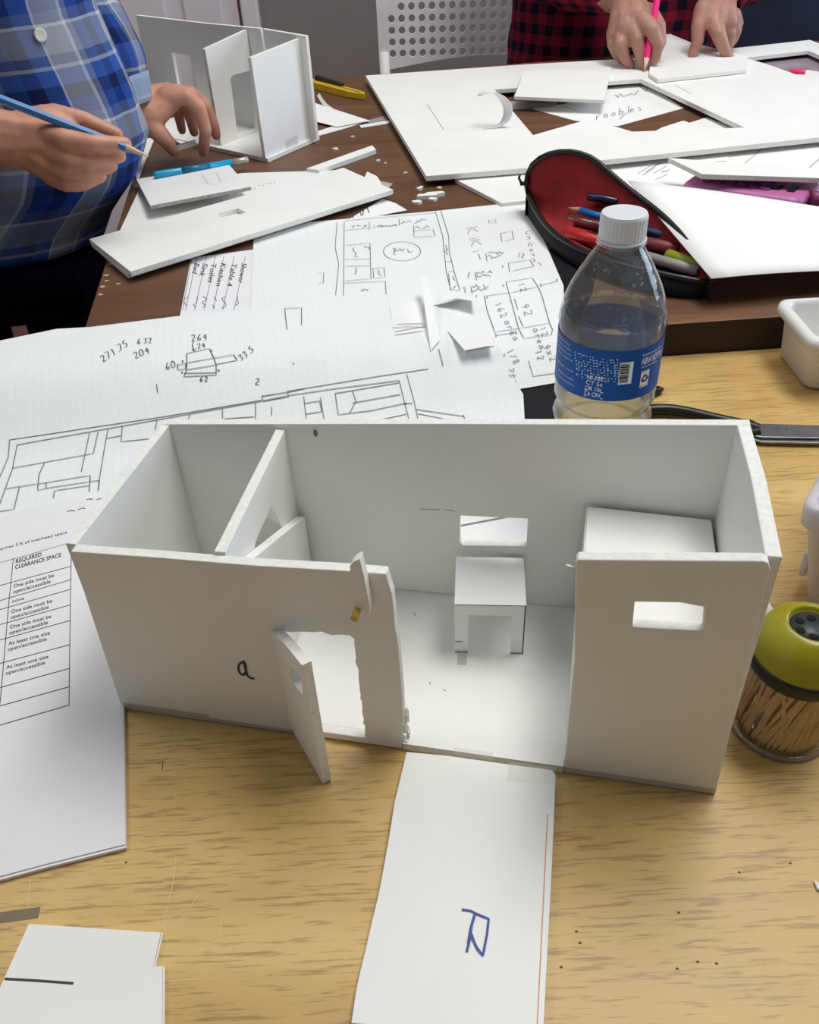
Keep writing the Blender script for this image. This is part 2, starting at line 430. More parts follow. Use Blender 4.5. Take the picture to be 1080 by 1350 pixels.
rt = empty('rear_table', (20, 112, -75), 'worn dark brown far table covered with boards and papers', 'table')
P = [(-26.4, yedge(-26.4), REAR), (95, yedge(95), REAR), (95, 173, REAR), (-38.4, 158.6, REAR)]
m = MB(); m.prism(P, n=(0, 0, 1), thick=4.4, mi=0, mside=1)
m.build('table_top', [BROWN, BEDGE], rt, bevel=.12)
for x, y in ((-20, 70), (86, 72), (86, 162), (-30, 152)):
    m = MB(); m.box((x, y, -38.2), (5, 5, 73.3)); m.build('leg', BEDGE, rt)
FLK = plain('worn_pale_flecks', (196, 178, 160), .7)
r = random.Random(4)
for q in [(165, 298), (168, 286), (140, 348), (133, 370), (128, 378), (125, 388), (132, 363), (170, 275), (148, 394 - 20)]:
    m = MB(); c = onz(q[0] + 7, q[1], REAR + .01); a0 = r.random() * 6
    m.add([c + Vector((math.cos(a0 + a) * r.uniform(.1, .5), math.sin(a0 + a) * r.uniform(.1, .3), 0)) for a in [k * math.pi / 3 for k in range(6)]], [tuple(range(6))]); m.build('worn_edge_fleck', FLK, rt, fixn=False)

# =================== the foam board box model in front
A0 = onz(161, 935, 0); A1 = onz(943, 1048, 0)
U = (A1 - A0); LEN = U.length; U.normalize(); Vv = Vector((-U.y, U.x, 0)); DEP = 11.05; TH = .5
def bx(u, v, z): return A0 + U * u + Vv * v + Vector((0, 0, z))
def uvz(P): d = P - A0; return d.dot(U), d.dot(Vv), P.z
fpl = lambda px, py, v=0.0: onpl(px, py, bx(0, v, 0), Vv)
box = empty('box_model', bx(LEN / 2, DEP / 2, 0), 'large open white foam board box model with sloping walls and blue letter a', 'model')
TAPE = clear_plastic('clear_tape', (238, 238, 234), .25, .05, 1.45, .12, (214, 214, 208))
TAPE2 = clear_plastic('clear_tape_thin', (246, 246, 244), .3, .01, 1.3, .05, (220, 220, 214))
# floor board
ua, ub_ = uvz(fpl(531, 987))[0] + .02, uvz(fpl(742, 1021))[0] - .02
m = MB(); m.prism([bx(*q, TH) for q in ((0, TH + .01), (ua, TH + .01), (ua, 0), (ub_, 0), (ub_, TH + .01), (LEN, TH + .01), (LEN, DEP), (0, DEP))], n=(0, 0, 1), thick=TH - .02, mside=1); m.build('floor_board', [FOAM, CORE], box)
def torn(pts, amp=.05, step=.35, seed=3):
    r = random.Random(seed); out = []
    for a, b in zip(pts, pts[1:]):
        n = max(1, int((b - a).length / step))
        for k in range(n):
            p = a + (b - a) * k / n
            if k: p = p + U * r.uniform(-amp, amp) + Vector((0, 0, r.uniform(-amp, amp)))
            out.append(p)
    return out + [pts[-1]]
# front wall (left), with the doorway cut through it
fo = [fpl(*q) for q in ((161, 935), (93, 727), (200, 734.5), (340, 746), (462, 753), (509, 757))]
fo += torn([fpl(*q) for q in ((509, 757), (517, 784), (527, 876), (532, 940), (530, 987))], .03, .5)[1:]
fo = [Vector((p.x, p.y, max(p.z, .03))) for p in fo]
dtop = [fpl(*q) for q in ((384, 834), (423, 833), (437, 838), (461, 838), (467, 843))]
dright = [fpl(*q) for q in ((467, 843), (468, 857), (474, 911), (482, 975))]
uL = uvz(fpl(384, 834))[0] - .75
hole = [bx(uL, 0, .52), bx(uL, 0, uvz(dtop[0])[2])] + torn(dtop, .05, .3)[0:] + torn(dright, .05, .25)[1:]
hole[-1] = Vector((hole[-1].x, hole[-1].y, .52))
m = MB(); m.prism(fo, [hole], -Vv, TH, 0, 1); m.build('front_wall', [FOAM, CORE], box, bevel=.04)
# right front panel with window
ro = [fpl(*q) for q in ((742, 1021), (757, 870), (759, 742), (762, 738), (1006, 740), (1014, 743), (1016, 752), (943, 1048))]
ro = [Vector((p.x, p.y, max(p.z, .03))) for p in ro]
rh = [fpl(*q) for q in ((837, 794), (897, 795), (929, 801), (927, 832), (834, 827))]
m = MB(); m.prism(ro, [rh], -Vv, TH, 0, 1); m.build('front_panel', [FOAM, CORE], box, bevel=.06)
# back wall with window
HBL, HBR = 10.85, 13.35
vb = DEP - TH
bo = [bx(0, vb, .52), bx(0, vb, HBL), bx(LEN * .5, vb, (HBL + HBR) / 2 + .05), bx(LEN, vb, HBR), bx(LEN, vb, .52)]
bh = [fpl(*q, vb) for q in ((606, 680), (696, 684), (694, 720), (610, 719), (606, 714))]
m = MB(); m.prism(bo, [bh], -Vv, TH, 0, 1); m.build('back_wall', [FOAM, CORE], box, bevel=.04)
# side walls
zfl = uvz(fo[1])[2]; zfr = uvz(fpl(1016, 745))[2]
m = MB(); m.prism([bx(0, TH, .52), bx(0, TH, zfl - .02), bx(0, vb, HBL), bx(0, vb, .52)], n=-U, thick=TH, mside=1); m.build('side_wall', [FOAM, CORE], box, bevel=.04)
m = MB(); m.prism([bx(LEN, TH, .52), bx(LEN - .1, TH, zfr), bx(LEN, vb * .55, (zfr + HBR) / 2 + .12), bx(LEN, vb, HBR), bx(LEN, vb, .52)], n=U, thick=TH + .1, mside=1); m.build('side_wall', [FOAM, CORE], box, bevel=.06)
# inner partition with a doorway, and the low door leaning out of it
ub = uvz(fpl(376, 566, vb))[0]
zpb = uvz(fpl(376, 566, vb))[2]
zpf = zfl + .35
pF = fpl(297, 728, TH); uf, _v, zpf = uvz(pF)
PB, PF = bx(ub, vb, 0), bx(uf, TH, 0); pd = (PF - PB).normalized(); pn = Vector((-pd.y, pd.x, 0))
if pn.dot(U) < 0: pn = -pn
def pw(v, z): return PB.lerp(PF, (vb - v) / (vb - TH)) + Vector((0, 0, z))
pr = lambda px, py, o=0.0: onpl(px, py, PB + pn * o, pn)
ph = [pr(*q) for q in ((358, 666), (352, 682), (343, 700), (337, 716), (334, 745))]
ph += [Vector((ph[-1].x, ph[-1].y, .55))]
pe = pr(374, 700); ph += [Vector((pe.x, pe.y, .55)), pe, pr(366, 681)]
m = MB(); m.prism([pw(TH, .52), pw(TH, zpf), pw(vb, zpb), pw(vb, .52)], [ph], pn, TH, 0, 1); m.build('partition_wall', [FOAM, CORE], box, bevel=.04)
# sloped board standing along the partition's right face
i0, i1 = pr(402, 681, .52), pr(343, 729, .52); dd = i1 - i0; i2 = i0 + dd * 1.12
m = MB(); m.prism([i0, i2, Vector((i2.x, i2.y, .55)), Vector((i0.x, i0.y, .55))], n=pn, thick=TH, mside=1); m.build('sloped_board', [FOAM, CORE], box, bevel=.04)
# front door swung out
hb = bx(uL - .16, -.05, .1); g = onz(426, 1034, .08); g.z = hb.z
dd = (g - hb); dw = dd.length; dd.normalize(); nn = Vector((dd.y, -dd.x, 0))
if nn.dot(-U) < 0: nn = -nn          # visible broad face looks left
dpl = lambda px, py: onpl(px, py, hb, nn)
zt_ = dpl(410, 897).z; zh = fpl(368, 834).z
D = lambda a, z: hb + dd * a + Vector((0, 0, z))
wh = [dpl(*q) for q in ((380, 876), (390, 884), (398, 898), (399, 916), (386, 901))]
do = [D(0, .35), D(0, zh), D(dw * .45, (zh + zt_) / 2 + .1), D(dw, zt_), D(dw, 0)]
m = MB(); m.prism(do, [wh], nn, TH * .9, 0, 1); m.build('front_door', [FOAM, CORE], box, bevel=.03)
# latch: small upright strip with a toothpick peg through it
lp = lambda px, py: fpl(px, py, -.55)
m = MB(); m.prism([lp(*q) for q in ((461, 747), (466, 741), (474, 737), (480, 760), (488, 800), (487, 812), (468, 801))], (), -Vv, .5, 0, 1)
lt = m.build('door_latch', [FOAM, CORE], box, bevel=.03)
pc = lp(471, 805)
m = MB(); m.tube([pc - Vv * .5, pc + Vv * .9], .16, 10); m.build('latch_peg', plain('toothpick_wood', (206, 168, 84), .6), lt)
# tape along the base, pencil and marker marks
for a, b, h in ((( 163, 929), (275, 944), 1.0), ((275, 944), (390, 966), .6), ((742, 1012), (945, 1042), .8)):
    p, q = fpl(*a, -.02), fpl(*b, -.02); p.z = q.z = h * .62
    tp = MB(); tp.add([p, q, q - Vector((0, 0, h * .6)), p - Vector((0, 0, h * .6))], [(0, 1, 2, 3)]); tp.build('tape_strip', TAPE, box, fixn=False)
za = lambda x, y: (90 + x / 3.48, 700 + y / 3.48)
al = [smoothpl([za(*q) for q in ((806, 600), (786, 606), (780, 632), (790, 655), (808, 662), (818, 640), (812, 606), (803, 594))], 1), smoothpl([za(*q) for q in ((808, 604), (815, 640), (824, 664), (836, 674), (855, 677))], 1)]
strokes('marker_letter', box, al, lambda x, y: fpl(x, y, -.01), INKNAVY, .11, -Vv, .03, 3)
bk = lambda x, y: fpl(x, y, vb - .01)
strokes('pencil_mark', box, [[(586, 672), (600, 674)], [(553, 671), (580, 672)]], bk, GRAPHITE, .03, -Vv, .01, split=True)
fl_ = lambda x, y: onz(x, y, TH)
strokes('pencil_mark', box, [[(545, 808), (549, 812)], [(566, 899), (568, 903)], [(584, 909), (588, 911)]], fl_, GRAPHITE, .04, lift=.01, split=True)
m = MB(); c = fpl(416, 571, vb - .02)
m.add([c + U * (.12 * math.cos(a)) + Vector((0, 0, .22 * math.sin(a))) for a in [k * math.pi / 5 for k in range(10)]], [tuple(range(10))]); m.build('smudge_mark', GRAPHITE, box, fixn=False)
# torn fibres at the free end of the front wall
m = MB(); r = random.Random(2)
e0 = fpl(531, 940, .1); e1 = fpl(535, 985, .1)
for k in range(26):
    p = e0.lerp(e1, r.random()) + Vv * r.uniform(0, .45) + U * r.uniform(-.05, .1)
    m.box(p, (r.uniform(.08, .22), r.uniform(.06, .18), r.uniform(.2, .6)), Matrix.Rotation(r.random() * 3, 3, 'Z'))
m.build('torn_foam_edge', CORE, box)
m = MB(); p = fpl(758, 749, .2); m.tube([p, p - U * .35 + Vector((0, 0, .1))], .06, 6); m.build('foam_sliver', CORE, box)

# ramp board in front of the opening
ro_ = [onz(*q, .5) for q in ((536, 991), (530, 1016), (520, 1058), (512.6, 1105), (506, 1142), (499, 1179), (490, 1216), (481.5, 1253), (475, 1280), (469.6, 1304), (463, 1349), (716, 1370), (720, 1290), (726, 1180), (731, 1075), (733, 1022), (728, 1015), (660, 1006), (590, 996))]
rmp = MB(); rmp.prism(ro_, n=(0, 0, 1), thick=.46, mside=1)
ramp = rmp.build('ramp_board', [FOAM, CORE], None, 'white foam board ramp on the oak table with blue letter R', 'board', bevel=.03)
zr = lambda x, y: (440 + x / 3.375, 960 + y / 3.375)
sr = [[zr(*q) for q in ((570, 808), (610, 814), (632, 826), (690, 850), (682, 920), (664, 1014), (632, 970), (612, 915))], [zr(*q) for q in ((630, 826), (614, 880), (606, 940), (592, 997))], [zr(*q) for q in ((612, 925), (640, 985), (662, 1010))], [zr(*q) for q in ((626, 835), (610, 890), (598, 960))]]
strokes('marker_letter', ramp, sr, lambda x, y: onz(x, y, .5), INKBLU, .1, lift=.03, step=4)
strokes('orange_line', ramp, [[(722, 1073), (716, 1200), (708, 1360)]], lambda x, y: onz(x, y, .5), ORANGE, .045, lift=.012)
for q in (((671, 1004), (733, 1012), (731, 1034), (669, 1030)), ((598, 985), (650, 992), (650, 1003), (598, 995))):
    m = MB(); m.add([onz(*k, .515) for k in q], [(0, 1, 2, 3)]); m.build('tape_strip', TAPE2, ramp, fixn=False)

# small folded paper table by the back window
zt0 = TH
fa = onz(600, 860, zt0); fb = onz(690, 862, zt0)
ux = (fb - fa); ux.z = 0; wT = ux.length; ux.normalize(); vx = Vector((-ux.y, ux.x, 0))
tz = onpl(600, 797, fa, vx).z
bk_l = onz(609, 735, tz); dep = (bk_l - fa).dot(vx); dep = min(dep, 4.2)
tb = empty('paper_table', fa + ux * wT / 2 + vx * dep / 2, 'small folded white paper table with pen edges below the back wall window', 'table')
T = lambda a, b, z: fa + ux * a + vx * b + Vector((0, 0, z - fa.z))
m = MB(); nseg = 8
rings = []
for i in range(nseg + 1):
    b = dep * i / nseg; zz = tz + .12 * math.sin(math.pi * i / nseg)
    rings.append([T(0, b, zz), T(wT, b, zz)])
m.loft(rings, False, False, 0, True)
m.v += [p - Vector((0, 0, .06)) for p in m.v]; nb = len(m.v) // 2
for f in list(m.f): m.f.append([i + nb for i in reversed(f)]); m.m.append(0); m.sm.append(True)
m.build('table_top', PAPERW, tb, fixn=False)
lw = wT * .19; ap = .75
for nm, b in (('front_legs', 0), ('back_legs', dep)):
    out = [T(0, b, tz), T(0, b, zt0 + .02), T(lw, b, zt0 + .02), T(lw, b, tz - ap), T(wT - lw, b, tz - ap), T(wT - lw, b, zt0 + .02), T(wT, b, zt0 + .02), T(wT, b, tz)]
    m = MB(); m.prism(out, (), -vx, .05); m.build(nm, PAPERW, tb)
m = MB()
for a, b in (((0, tz), (wT, tz)), ((wT - .04, tz), (wT - .04, zt0 + .03)), ((0, zt0 + .05), (lw, zt0 + .05)), ((wT - lw, zt0 + .05), (wT, zt0 + .05)), ((0, zt0 + .85), (lw * .6, zt0 + .85))):
    ribbon(m, [T(a[0], -.012, a[1]), T(b[0], -.012, b[1])], -vx, .055)
m.build('pen_edge_line', INKBLK, tb, fixn=False)
m = MB(); m.add([onz(*q, zt0 + .012) for q in ((603, 862), (616, 862), (615, 877), (603, 877))], [(0, 1, 2, 3)]); m.build('tape_strip', TAPE, tb, fixn=False)

# white bed block in the right end of the model
zb_ = 6.6
bl = fpl(775, 668, vb - .35); zb_ = bl.z
ul = uvz(bl)[0]; ur = min(uvz(fpl(957, 684, vb - .35))[0], LEN - TH - .35)
bed = empty('loft_bed', bx((ul + ur) / 2, 6, TH), 'white folded card loft block inside right end of box model', 'model bed')
ring = [(ul, vb - .35, zb_), (ur, vb - .35, zb_ - .15), (ur + .1, TH + .8, zb_ - .1), (ul, TH + .8, zb_ - .05)]
m = MB(); m.prism([bx(*q) for q in ring], n=(0, 0, 1), thick=.1); m.build('top_sheet', PAPERW, bed)
for (a, b) in ((0, 1), (1, 2), (2, 3), (3, 0)):
    p, q = bx(*ring[a]), bx(*ring[b]); p.z -= .11; q.z -= .11
    nrm = (q - p).cross(Vector((0, 0, 1))).normalized()
    m = MB(); m.prism([p, q, Vector((q.x, q.y, TH + .02)), Vector((p.x, p.y, TH + .02))], n=nrm, thick=.06); m.build('side_panel', PAPERW, bed)
# =================== sheets draped from the far table down to the front one
def sstep(t): t = max(0, min(1, t)); return t * t * (3 - 2 * t)
def base_z(x, y):
    s = yedge(x) - y
    return REAR + .02 if s <= .25 else (REAR + .02) * (1 - sstep((s - .25) / 9.5)) + .01
def drape(off, amp=.0, seed=0):
    def f(x, y):
        return base_z(x, y) + off + amp * (1 + noise.noise(Vector((x * .09 + seed, y * .09, seed)))) 
    def s(px, py):
        lo, hi = -.2, 6.0
        for _ in range(26):
            mid = (lo + hi) / 2; p = onz(px, py, mid)
            if mid - f(p.x, p.y) < 0: lo = mid
            else: hi = mid
        return onz(px, py, (lo + hi) / 2)
    return s
def flat(z): return lambda px, py: onz(px, py, z)
def sheet(name, outline, surf, mat, holes=(), step=14, ang=0.0, parent=None, **kw):
    """paper sheet cut into a fine mesh so that it can follow what it lies on"""
    bm = bmesh.new()
    for lp in [outline] + list(holes):
        vs = [bm.verts.new((p[0], p[1], 0)) for p in lp]
        for i in range(len(vs)): bm.edges.new((vs[i], vs[(i + 1) % len(vs)]))
    bmesh.ops.triangle_fill(bm, use_beauty=True, use_dissolve=False, edges=bm.edges[:], normal=(0, 0, 1))
    xs = [v.co.x for v in bm.verts]; ys = [v.co.y for v in bm.verts]
    x = math.floor(min(xs) / step) * step + step
    while x < max(xs):
        bmesh.ops.bisect_plane(bm, geom=bm.verts[:] + bm.edges[:] + bm.faces[:], plane_co=(x, 0, 0), plane_no=(1, 0, 0), dist=1e-4); x += step
    y = math.floor(min(ys) / step) * step + step
    while y < max(ys):
        bmesh.ops.bisect_plane(bm, geom=bm.verts[:] + bm.edges[:] + bm.faces[:], plane_co=(0, y, 0), plane_no=(0, 1, 0), dist=1e-4); y += step
    bm.verts.index_update()
    m = MB(); m.add([surf(v.co.x, v.co.y) for v in bm.verts], [[v.index for v in f.verts][::-1] for f in bm.faces], 0, True); bm.free()
    c, s = math.cos(ang), math.sin(ang)
    for i, p in enumerate(m.v): m.uv[i] = (p.x * c + p.y * s, -p.x * s + p.y * c)
    o = m.build(name, mat, parent, fixn=False, **kw)
    me = o.data
    if me.polygons[0].normal.z < 0: me.flip_normals()
    return o

# black folded sleeve under the papers at the table edge
sheet('black_sleeve', [(702, 335), (745, 322), (792, 338), (768, 440), (748, 520), (728, 612), (690, 612), (664, 500)], drape(.0), plain('black_sleeve_plastic', (16, 18, 24), .7, .1, 30, spec=.2), label='black folded sleeve under the graph paper left of the water bottle', cat='sleeve')
# plan sheet lying on the far table
K = drape(.03, .05, 1)
kp = sheet('graph_paper_sheet', [(335, 300), (400, 293), (440, 290), (575, 278), (697, 265), (718, 318), (743, 376), (746, 440), (742, 503), (690, 512), (640, 520), (330, 432)], K, GRAPH, ang=math.radians(8), label='graph paper with floor plan, circle and sums on the far table', cat='paper')
zk = lambda x, y: (420 + x / 3.176, 270 + y / 3.176)
Z = lambda *q: [zk(*p) for p in q]
lines = [Z((110, 68), (490, 35)), Z((78, 75), (70, 180), (85, 250), (72, 380)), Z((108, 72), (105, 380)), Z((112, 108), (340, 85)), Z((214, 72), (212, 104)), Z((338, 62), (340, 86)),
 Z((115, 172), (216, 162), (220, 312), (112, 320)), Z((112, 232), (216, 228)), Z((112, 260), (216, 256)), Z((108, 330), (280, 322), (285, 400), (292, 440)), Z((228, 268), (274, 264), (278, 304), (232, 310), (228, 268)),
 Z((490, 30), (520, 130), (535, 280), (555, 360)), Z((512, 25), (545, 130), (548, 200), (568, 280), (592, 360)), Z((540, 282), (566, 280)), Z((545, 290), (552, 355), (588, 362)), Z((520, 195), (548, 190)), Z((535, 240), (562, 238)),
 Z((398, 88), (400, 135)), Z((400, 110), (480, 104), (488, 132), (400, 138)), Z((0, 288), (22, 285), (20, 328), (0, 332)),
 Z((712, 68), (742, 64), (744, 76), (714, 78), (712, 68)), Z((762, 122), (810, 110), (818, 145), (768, 155), (762, 122)), Z((795, 245), (885, 232), (902, 258), (800, 282), (795, 245)),
 Z((785, 325), (895, 308), (920, 345), (798, 372), (785, 325)), Z((798, 372), (838, 520), (968, 498), (935, 380), (920, 345)), Z((695, 385), (798, 370)), Z((695, 385), (705, 440), (738, 535), (838, 520)), Z((838, 520), (860, 562), (975, 545), (980, 525), (968, 498)),
 Z((820, 395), (835, 440)), Z((838, 470), (856, 510)), Z((928, 340), (1000, 322)), Z((745, 548), (828, 535)), Z((880, 655), (898, 720), (1000, 705)), Z((930, 330), (932, 346)), Z((742, 540), (744, 556)), Z((826, 528), (828, 544))]
circ = [zk(350 + 78 * math.cos(a), 196 + 40 * math.sin(a)) for a in [k * math.pi / 14 for k in range(29)]]
strokes('pencil_plan', kp, [circ] + lines, K, GRAPHITE, .06, lift=.05)
hw = hand('KiKi', *zk(618, 95), 14, 75) + hand('Unicorn', *zk(866, 110), 8, 78) + hand('162 area', *zk(735, 415), 9, 62) + hand('42', *zk(850, 415), 11, 75) + hand('area', *zk(895, 520), 9, 70) + hand('12', *zk(925, 515), 8, 70) + hand('12', *zk(835, 330), 8, 70) + hand('4x2', *zk(940, 590), 10, 65) + hand('12', *zk(905, 612), 9, 70) + hand('1/8', *zk(785, 612), 9, 60) + hand('288', *zk(790, 685), 9, 80) + hand('12', *zk(830, 220), 6, 10)
hw += scribble(*zk(345, 75), 40, 5, -4, 5) + scribble(*zk(405, 95), 20, 6, 0, 6) + scribble(*zk(232, 92), 30, 3, -3, 7) + scribble(*zk(140, 92), 20, 3, -3, 8) + scribble(*zk(150, 180), 14, 6, 80, 9) + scribble(*zk(155, 265), 10, 6, 80, 10) + scribble(*zk(250, 275), 8, 5, 80, 11) + scribble(*zk(190, 180), 8, 5, 5, 12) + scribble(*zk(180, 360), 10, 5, 0, 13) + scribble(*zk(315, 190), 25, 6, 3, 14) + scribble(*zk(320, 182), 10, 7, 75, 15) + scribble(*zk(560, 300), 18, 10, 78, 16) + scribble(*zk(915, 245), 14, 8, 20, 17) + scribble(*zk(532, 170), 14, 4, 80, 23)
for i, (x, y) in enumerate(((672, 205), (628, 285), (610, 345))):
    hw += scribble(*zk(x, y), 8, 6, 85, 30 + i) + scribble(*zk(x + 35, y), 22, 5, -4, 40 + i) + scribble(*zk(x + 35, y + 14), 20, 5, -4, 50 + i) + [Z((x + 28, y), (x + 34, y + 32))]
for (x, y) in ((765, 265), (768, 345), (992, 322), (700, 395), (772, 636), (655, 390)): hw += hand('+', *zk(x, y), 4, 10)
strokes('pencil_writing', kp, hw, K, GRAPHITE, .06, lift=.05, step=3)

# printed list half under the long board
L = drape(.03, .0)
pl_ = sheet('printed_list', [(252, 340), (341, 328), (334, 428), (235, 428)], L, PRINT, label='small printed list with ruled rows sticking out below the long board', cat='paper')
zx = lambda x, y: (100 + x / 2.348, 200 + y / 2.348)
ll = [[zx(x0, 325), zx(x1, 490)] for x0, x1 in ((375, 340), (405, 368), (432, 398), (458, 425), (490, 455), (525, 490))]
strokes('ruled_line', pl_, [[zx(330, 490), zx(360, 330)]] + ll, L, GRAPHITE, .05, lift=.02, split=True)
m = MB()
for i, (b, x0, x1) in enumerate((('Bed', 362, 358), ('Sink', 388, 380), ('Toilet', 414, 406), ('Kitchen', 444, 432), ('Table 4', 478, 466), ('Shower', 508, 500))):
    ptext(m, b, zx(x0 + 6, 345), zx(x1 + 2, 345 + 10 * len(b)), 7, L, lift=.02)
m.build('printed_text', INKBLK, pl_, fixn=False)
sl = []
for i, x in enumerate((345, 375, 402, 430, 462, 500)): sl += scribble(*zx(x, 450), 16, 9, 100, 60 + i)
strokes('handwritten_number', pl_, sl, L, plain('violet_pen', (90, 86, 130), .5), .06, lift=.025, step=3)

# large plan sheet in front, with cut-outs at its right end
B = drape(.12, .05, 4)
def Bc(px, py): return B(px, py)
outl = [(-60, 478), (0, 449), (75, 433.5), (120, 431), (240, 416), (300, 411), (430, 396), (510, 388), (516, 414), (521, 439), (561, 432), (558, 405), (572, 395), (577, 404), (584, 434), (608, 431), (641, 429), (652, 456), (616, 462), (613, 472), (656, 462), (690, 520), (692, 556), (700, 610), (712, 672), (607, 692), (300, 715), (80, 740), (-80, 780)]
bp = sheet('graph_paper_sheet', outl, B, GRAPH, ang=math.radians(12), label='large graph paper with long house plan behind the box model', cat='paper')
zb1 = lambda x, y: (x / 2.7, 400 + y / 2.7)
Q = lambda *q: [zb1(*p) for p in q]
bl_ = [Q((35, 487), (400, 432), (560, 408), (700, 385), (935, 345)), Q((62, 505), (380, 448), (930, 350)), Q((35, 487), (30, 550), (0, 620)), Q((62, 505), (45, 590), (0, 715)), Q((45, 588), (160, 568), (333, 536), (350, 460)), Q((160, 568), (140, 610), (135, 660)), Q((385, 448), (372, 520), (352, 640), (350, 668)), Q((436, 438), (432, 494), (530, 484)), Q((382, 482), (434, 472)), Q((560, 418), (552, 452)), Q((20, 662), (130, 645)), Q((70, 655), (50, 735), (0, 742)), Q((135, 645), (322, 614), (322, 636), (165, 660), (136, 668), (135, 645)), Q((165, 640), (165, 660)), Q((322, 636), (355, 632)), Q((322, 614), (318, 672)), Q((355, 632), (350, 668)), Q((190, 695), (195, 668), (320, 650)), Q((320, 460), (290, 600)), Q((676, 398), (672, 412)), Q((792, 378), (793, 412)), Q((910, 355), (910, 412)), Q((800, 412), (905, 405)), Q((934, 332), (1024, 318), (1026, 330), (936, 348), (934, 332)), Q((968, 370), (966, 400)), Q((1024, 318), (1080, 306)), Q((558, 290), (562, 320)), Q((1014, 20), (1074, 18), (1074, 78)), Q((1014, 20), (1022, 95))]
zc1 = lambda x, y: (340 + x / 2.842, 370 + y / 2.842)
Q2 = lambda *q: [zc1(*p) for p in q]
bl_ += [Q2((110, 416), (300, 385), (450, 360), (640, 332)), Q2((115, 432), (300, 405), (530, 376)), Q2((16, 434), (112, 420), (116, 436), (18, 454), (16, 434)), Q2((558, 352), (585, 450), (600, 520)), Q2((530, 376), (548, 450), (566, 520)), Q2((290, 424), (530, 384)), Q2((290, 424), (302, 504), (430, 488), (560, 460)), Q2((355, 415), (368, 455), (345, 495)), Q2((355, 460), (535, 428)), Q2((172, 434), (182, 520)), Q2((175, 462), (232, 452), (240, 492), (178, 502)), Q2((235, 440), (248, 520)), Q2((462, 522), (556, 502)), Q2((592, 484), (770, 510)), Q2((600, 500), (700, 520)), Q2((770, 505), (776, 522)), Q2((548, 464), (580, 460)), Q2((515, 205), (620, 190)), Q2((678, 258), (694, 322)), Q2((520, 165), (625, 162)), Q2((505, 178), (630, 172))]
strokes('pencil_plan', bp, bl_, B, GRAPHITE, .07, lift=.05)
sk = [Q((665, 180), (745, 162), (762, 196), (665, 213), (665, 180)), Q((665, 213), (665, 238), (770, 220), (762, 196)), Q((665, 238), (655, 262), (770, 256), (770, 220)), Q((762, 196), (832, 183), (845, 204), (770, 218)), Q((632, 220), (662, 215), (662, 236), (634, 238), (632, 220)), Q((655, 250), (770, 248)), Q((690, 135), (685, 150), (692, 170)), Q((684, 164), (692, 172), (697, 163))]
wr = hand('271.75', *zb1(366, 212), 9, -33) + hand('6 32', *zb1(488, 147), 7, -5) + hand('204', *zb1(480, 200), 9, -22) + hand('264', *zb1(680, 137), 9, -5) + hand('24', *zb1(703, 164), 7, -10) + hand('60', *zb1(592, 240), 9, -20) + hand('62', *zb1(710, 280), 7, 0) + hand('33.5', *zb1(858, 207), 8, -38) + hand('2', *zb1(905, 290), 9, 8) + hand('1', *zb1(1040, 218), 3, 30) + hand('x', *zb1(750, 172), 3) + hand('x', *zb1(648, 210), 3) + hand('x', *zb1(775, 244), 4) + hand('x', *zb1(645, 250), 3)
strokes('pencil_writing', bp, sk + wr, B, GRAPHITE2, .07, lift=.05, step=3)
# raised flaps left by the cut-outs
def flap(name, quad, lifts):
    m = MB(); n = 7; rows = []
    for i in range(n + 1):
        t = i / n; row = []
        for j in range(5):
            s = j / 4
            a = Vector(quad[0]).lerp(Vector(quad[1]), t); b = Vector(quad[3]).lerp(Vector(quad[2]), t); q = a.lerp(b, s)
            h = (lifts[0] * (1 - t) + lifts[1] * t) * (1 - s) + (lifts[3] * (1 - t) + lifts[2] * t) * s
            p = B(q.x, q.y); row.append(onz(q.x, q.y, p.z + .03 + h))
        rows.append(row)
    m.loft(rows, False, False, 0, True)
    for i, p in enumerate(m.v): m.uv[i] = (p.x, p.y)
    return m.build(name, PAPERW, bp, fixn=False)
flap('folded_tab', [(555, 366), (563, 364), (580, 448), (568, 462)], [1.6, 1.6, .1, .1])
flap('folded_tab', [(570, 401), (622, 386), (629, 398), (603, 393)], [.1, .1, 1.0, .9])
flap('folded_tab', [(590, 436), (640, 428), (653, 454), (613, 462)], [.02, .02, .7, .6])
flap('folded_tab', [(514, 404), (556, 397), (561, 430), (520, 437)], [.05, .05, -.06, -.06])
# sheet lying between the plan and the model, seen through the window of the back wall
sheet('paper_sheet', [(330, 640), (560, 600), (730, 590), (740, 760), (600, 772), (420, 740)], drape(.02), PAPERW, label='plain white sheet under the plan, seen through the back wall window', cat='paper')

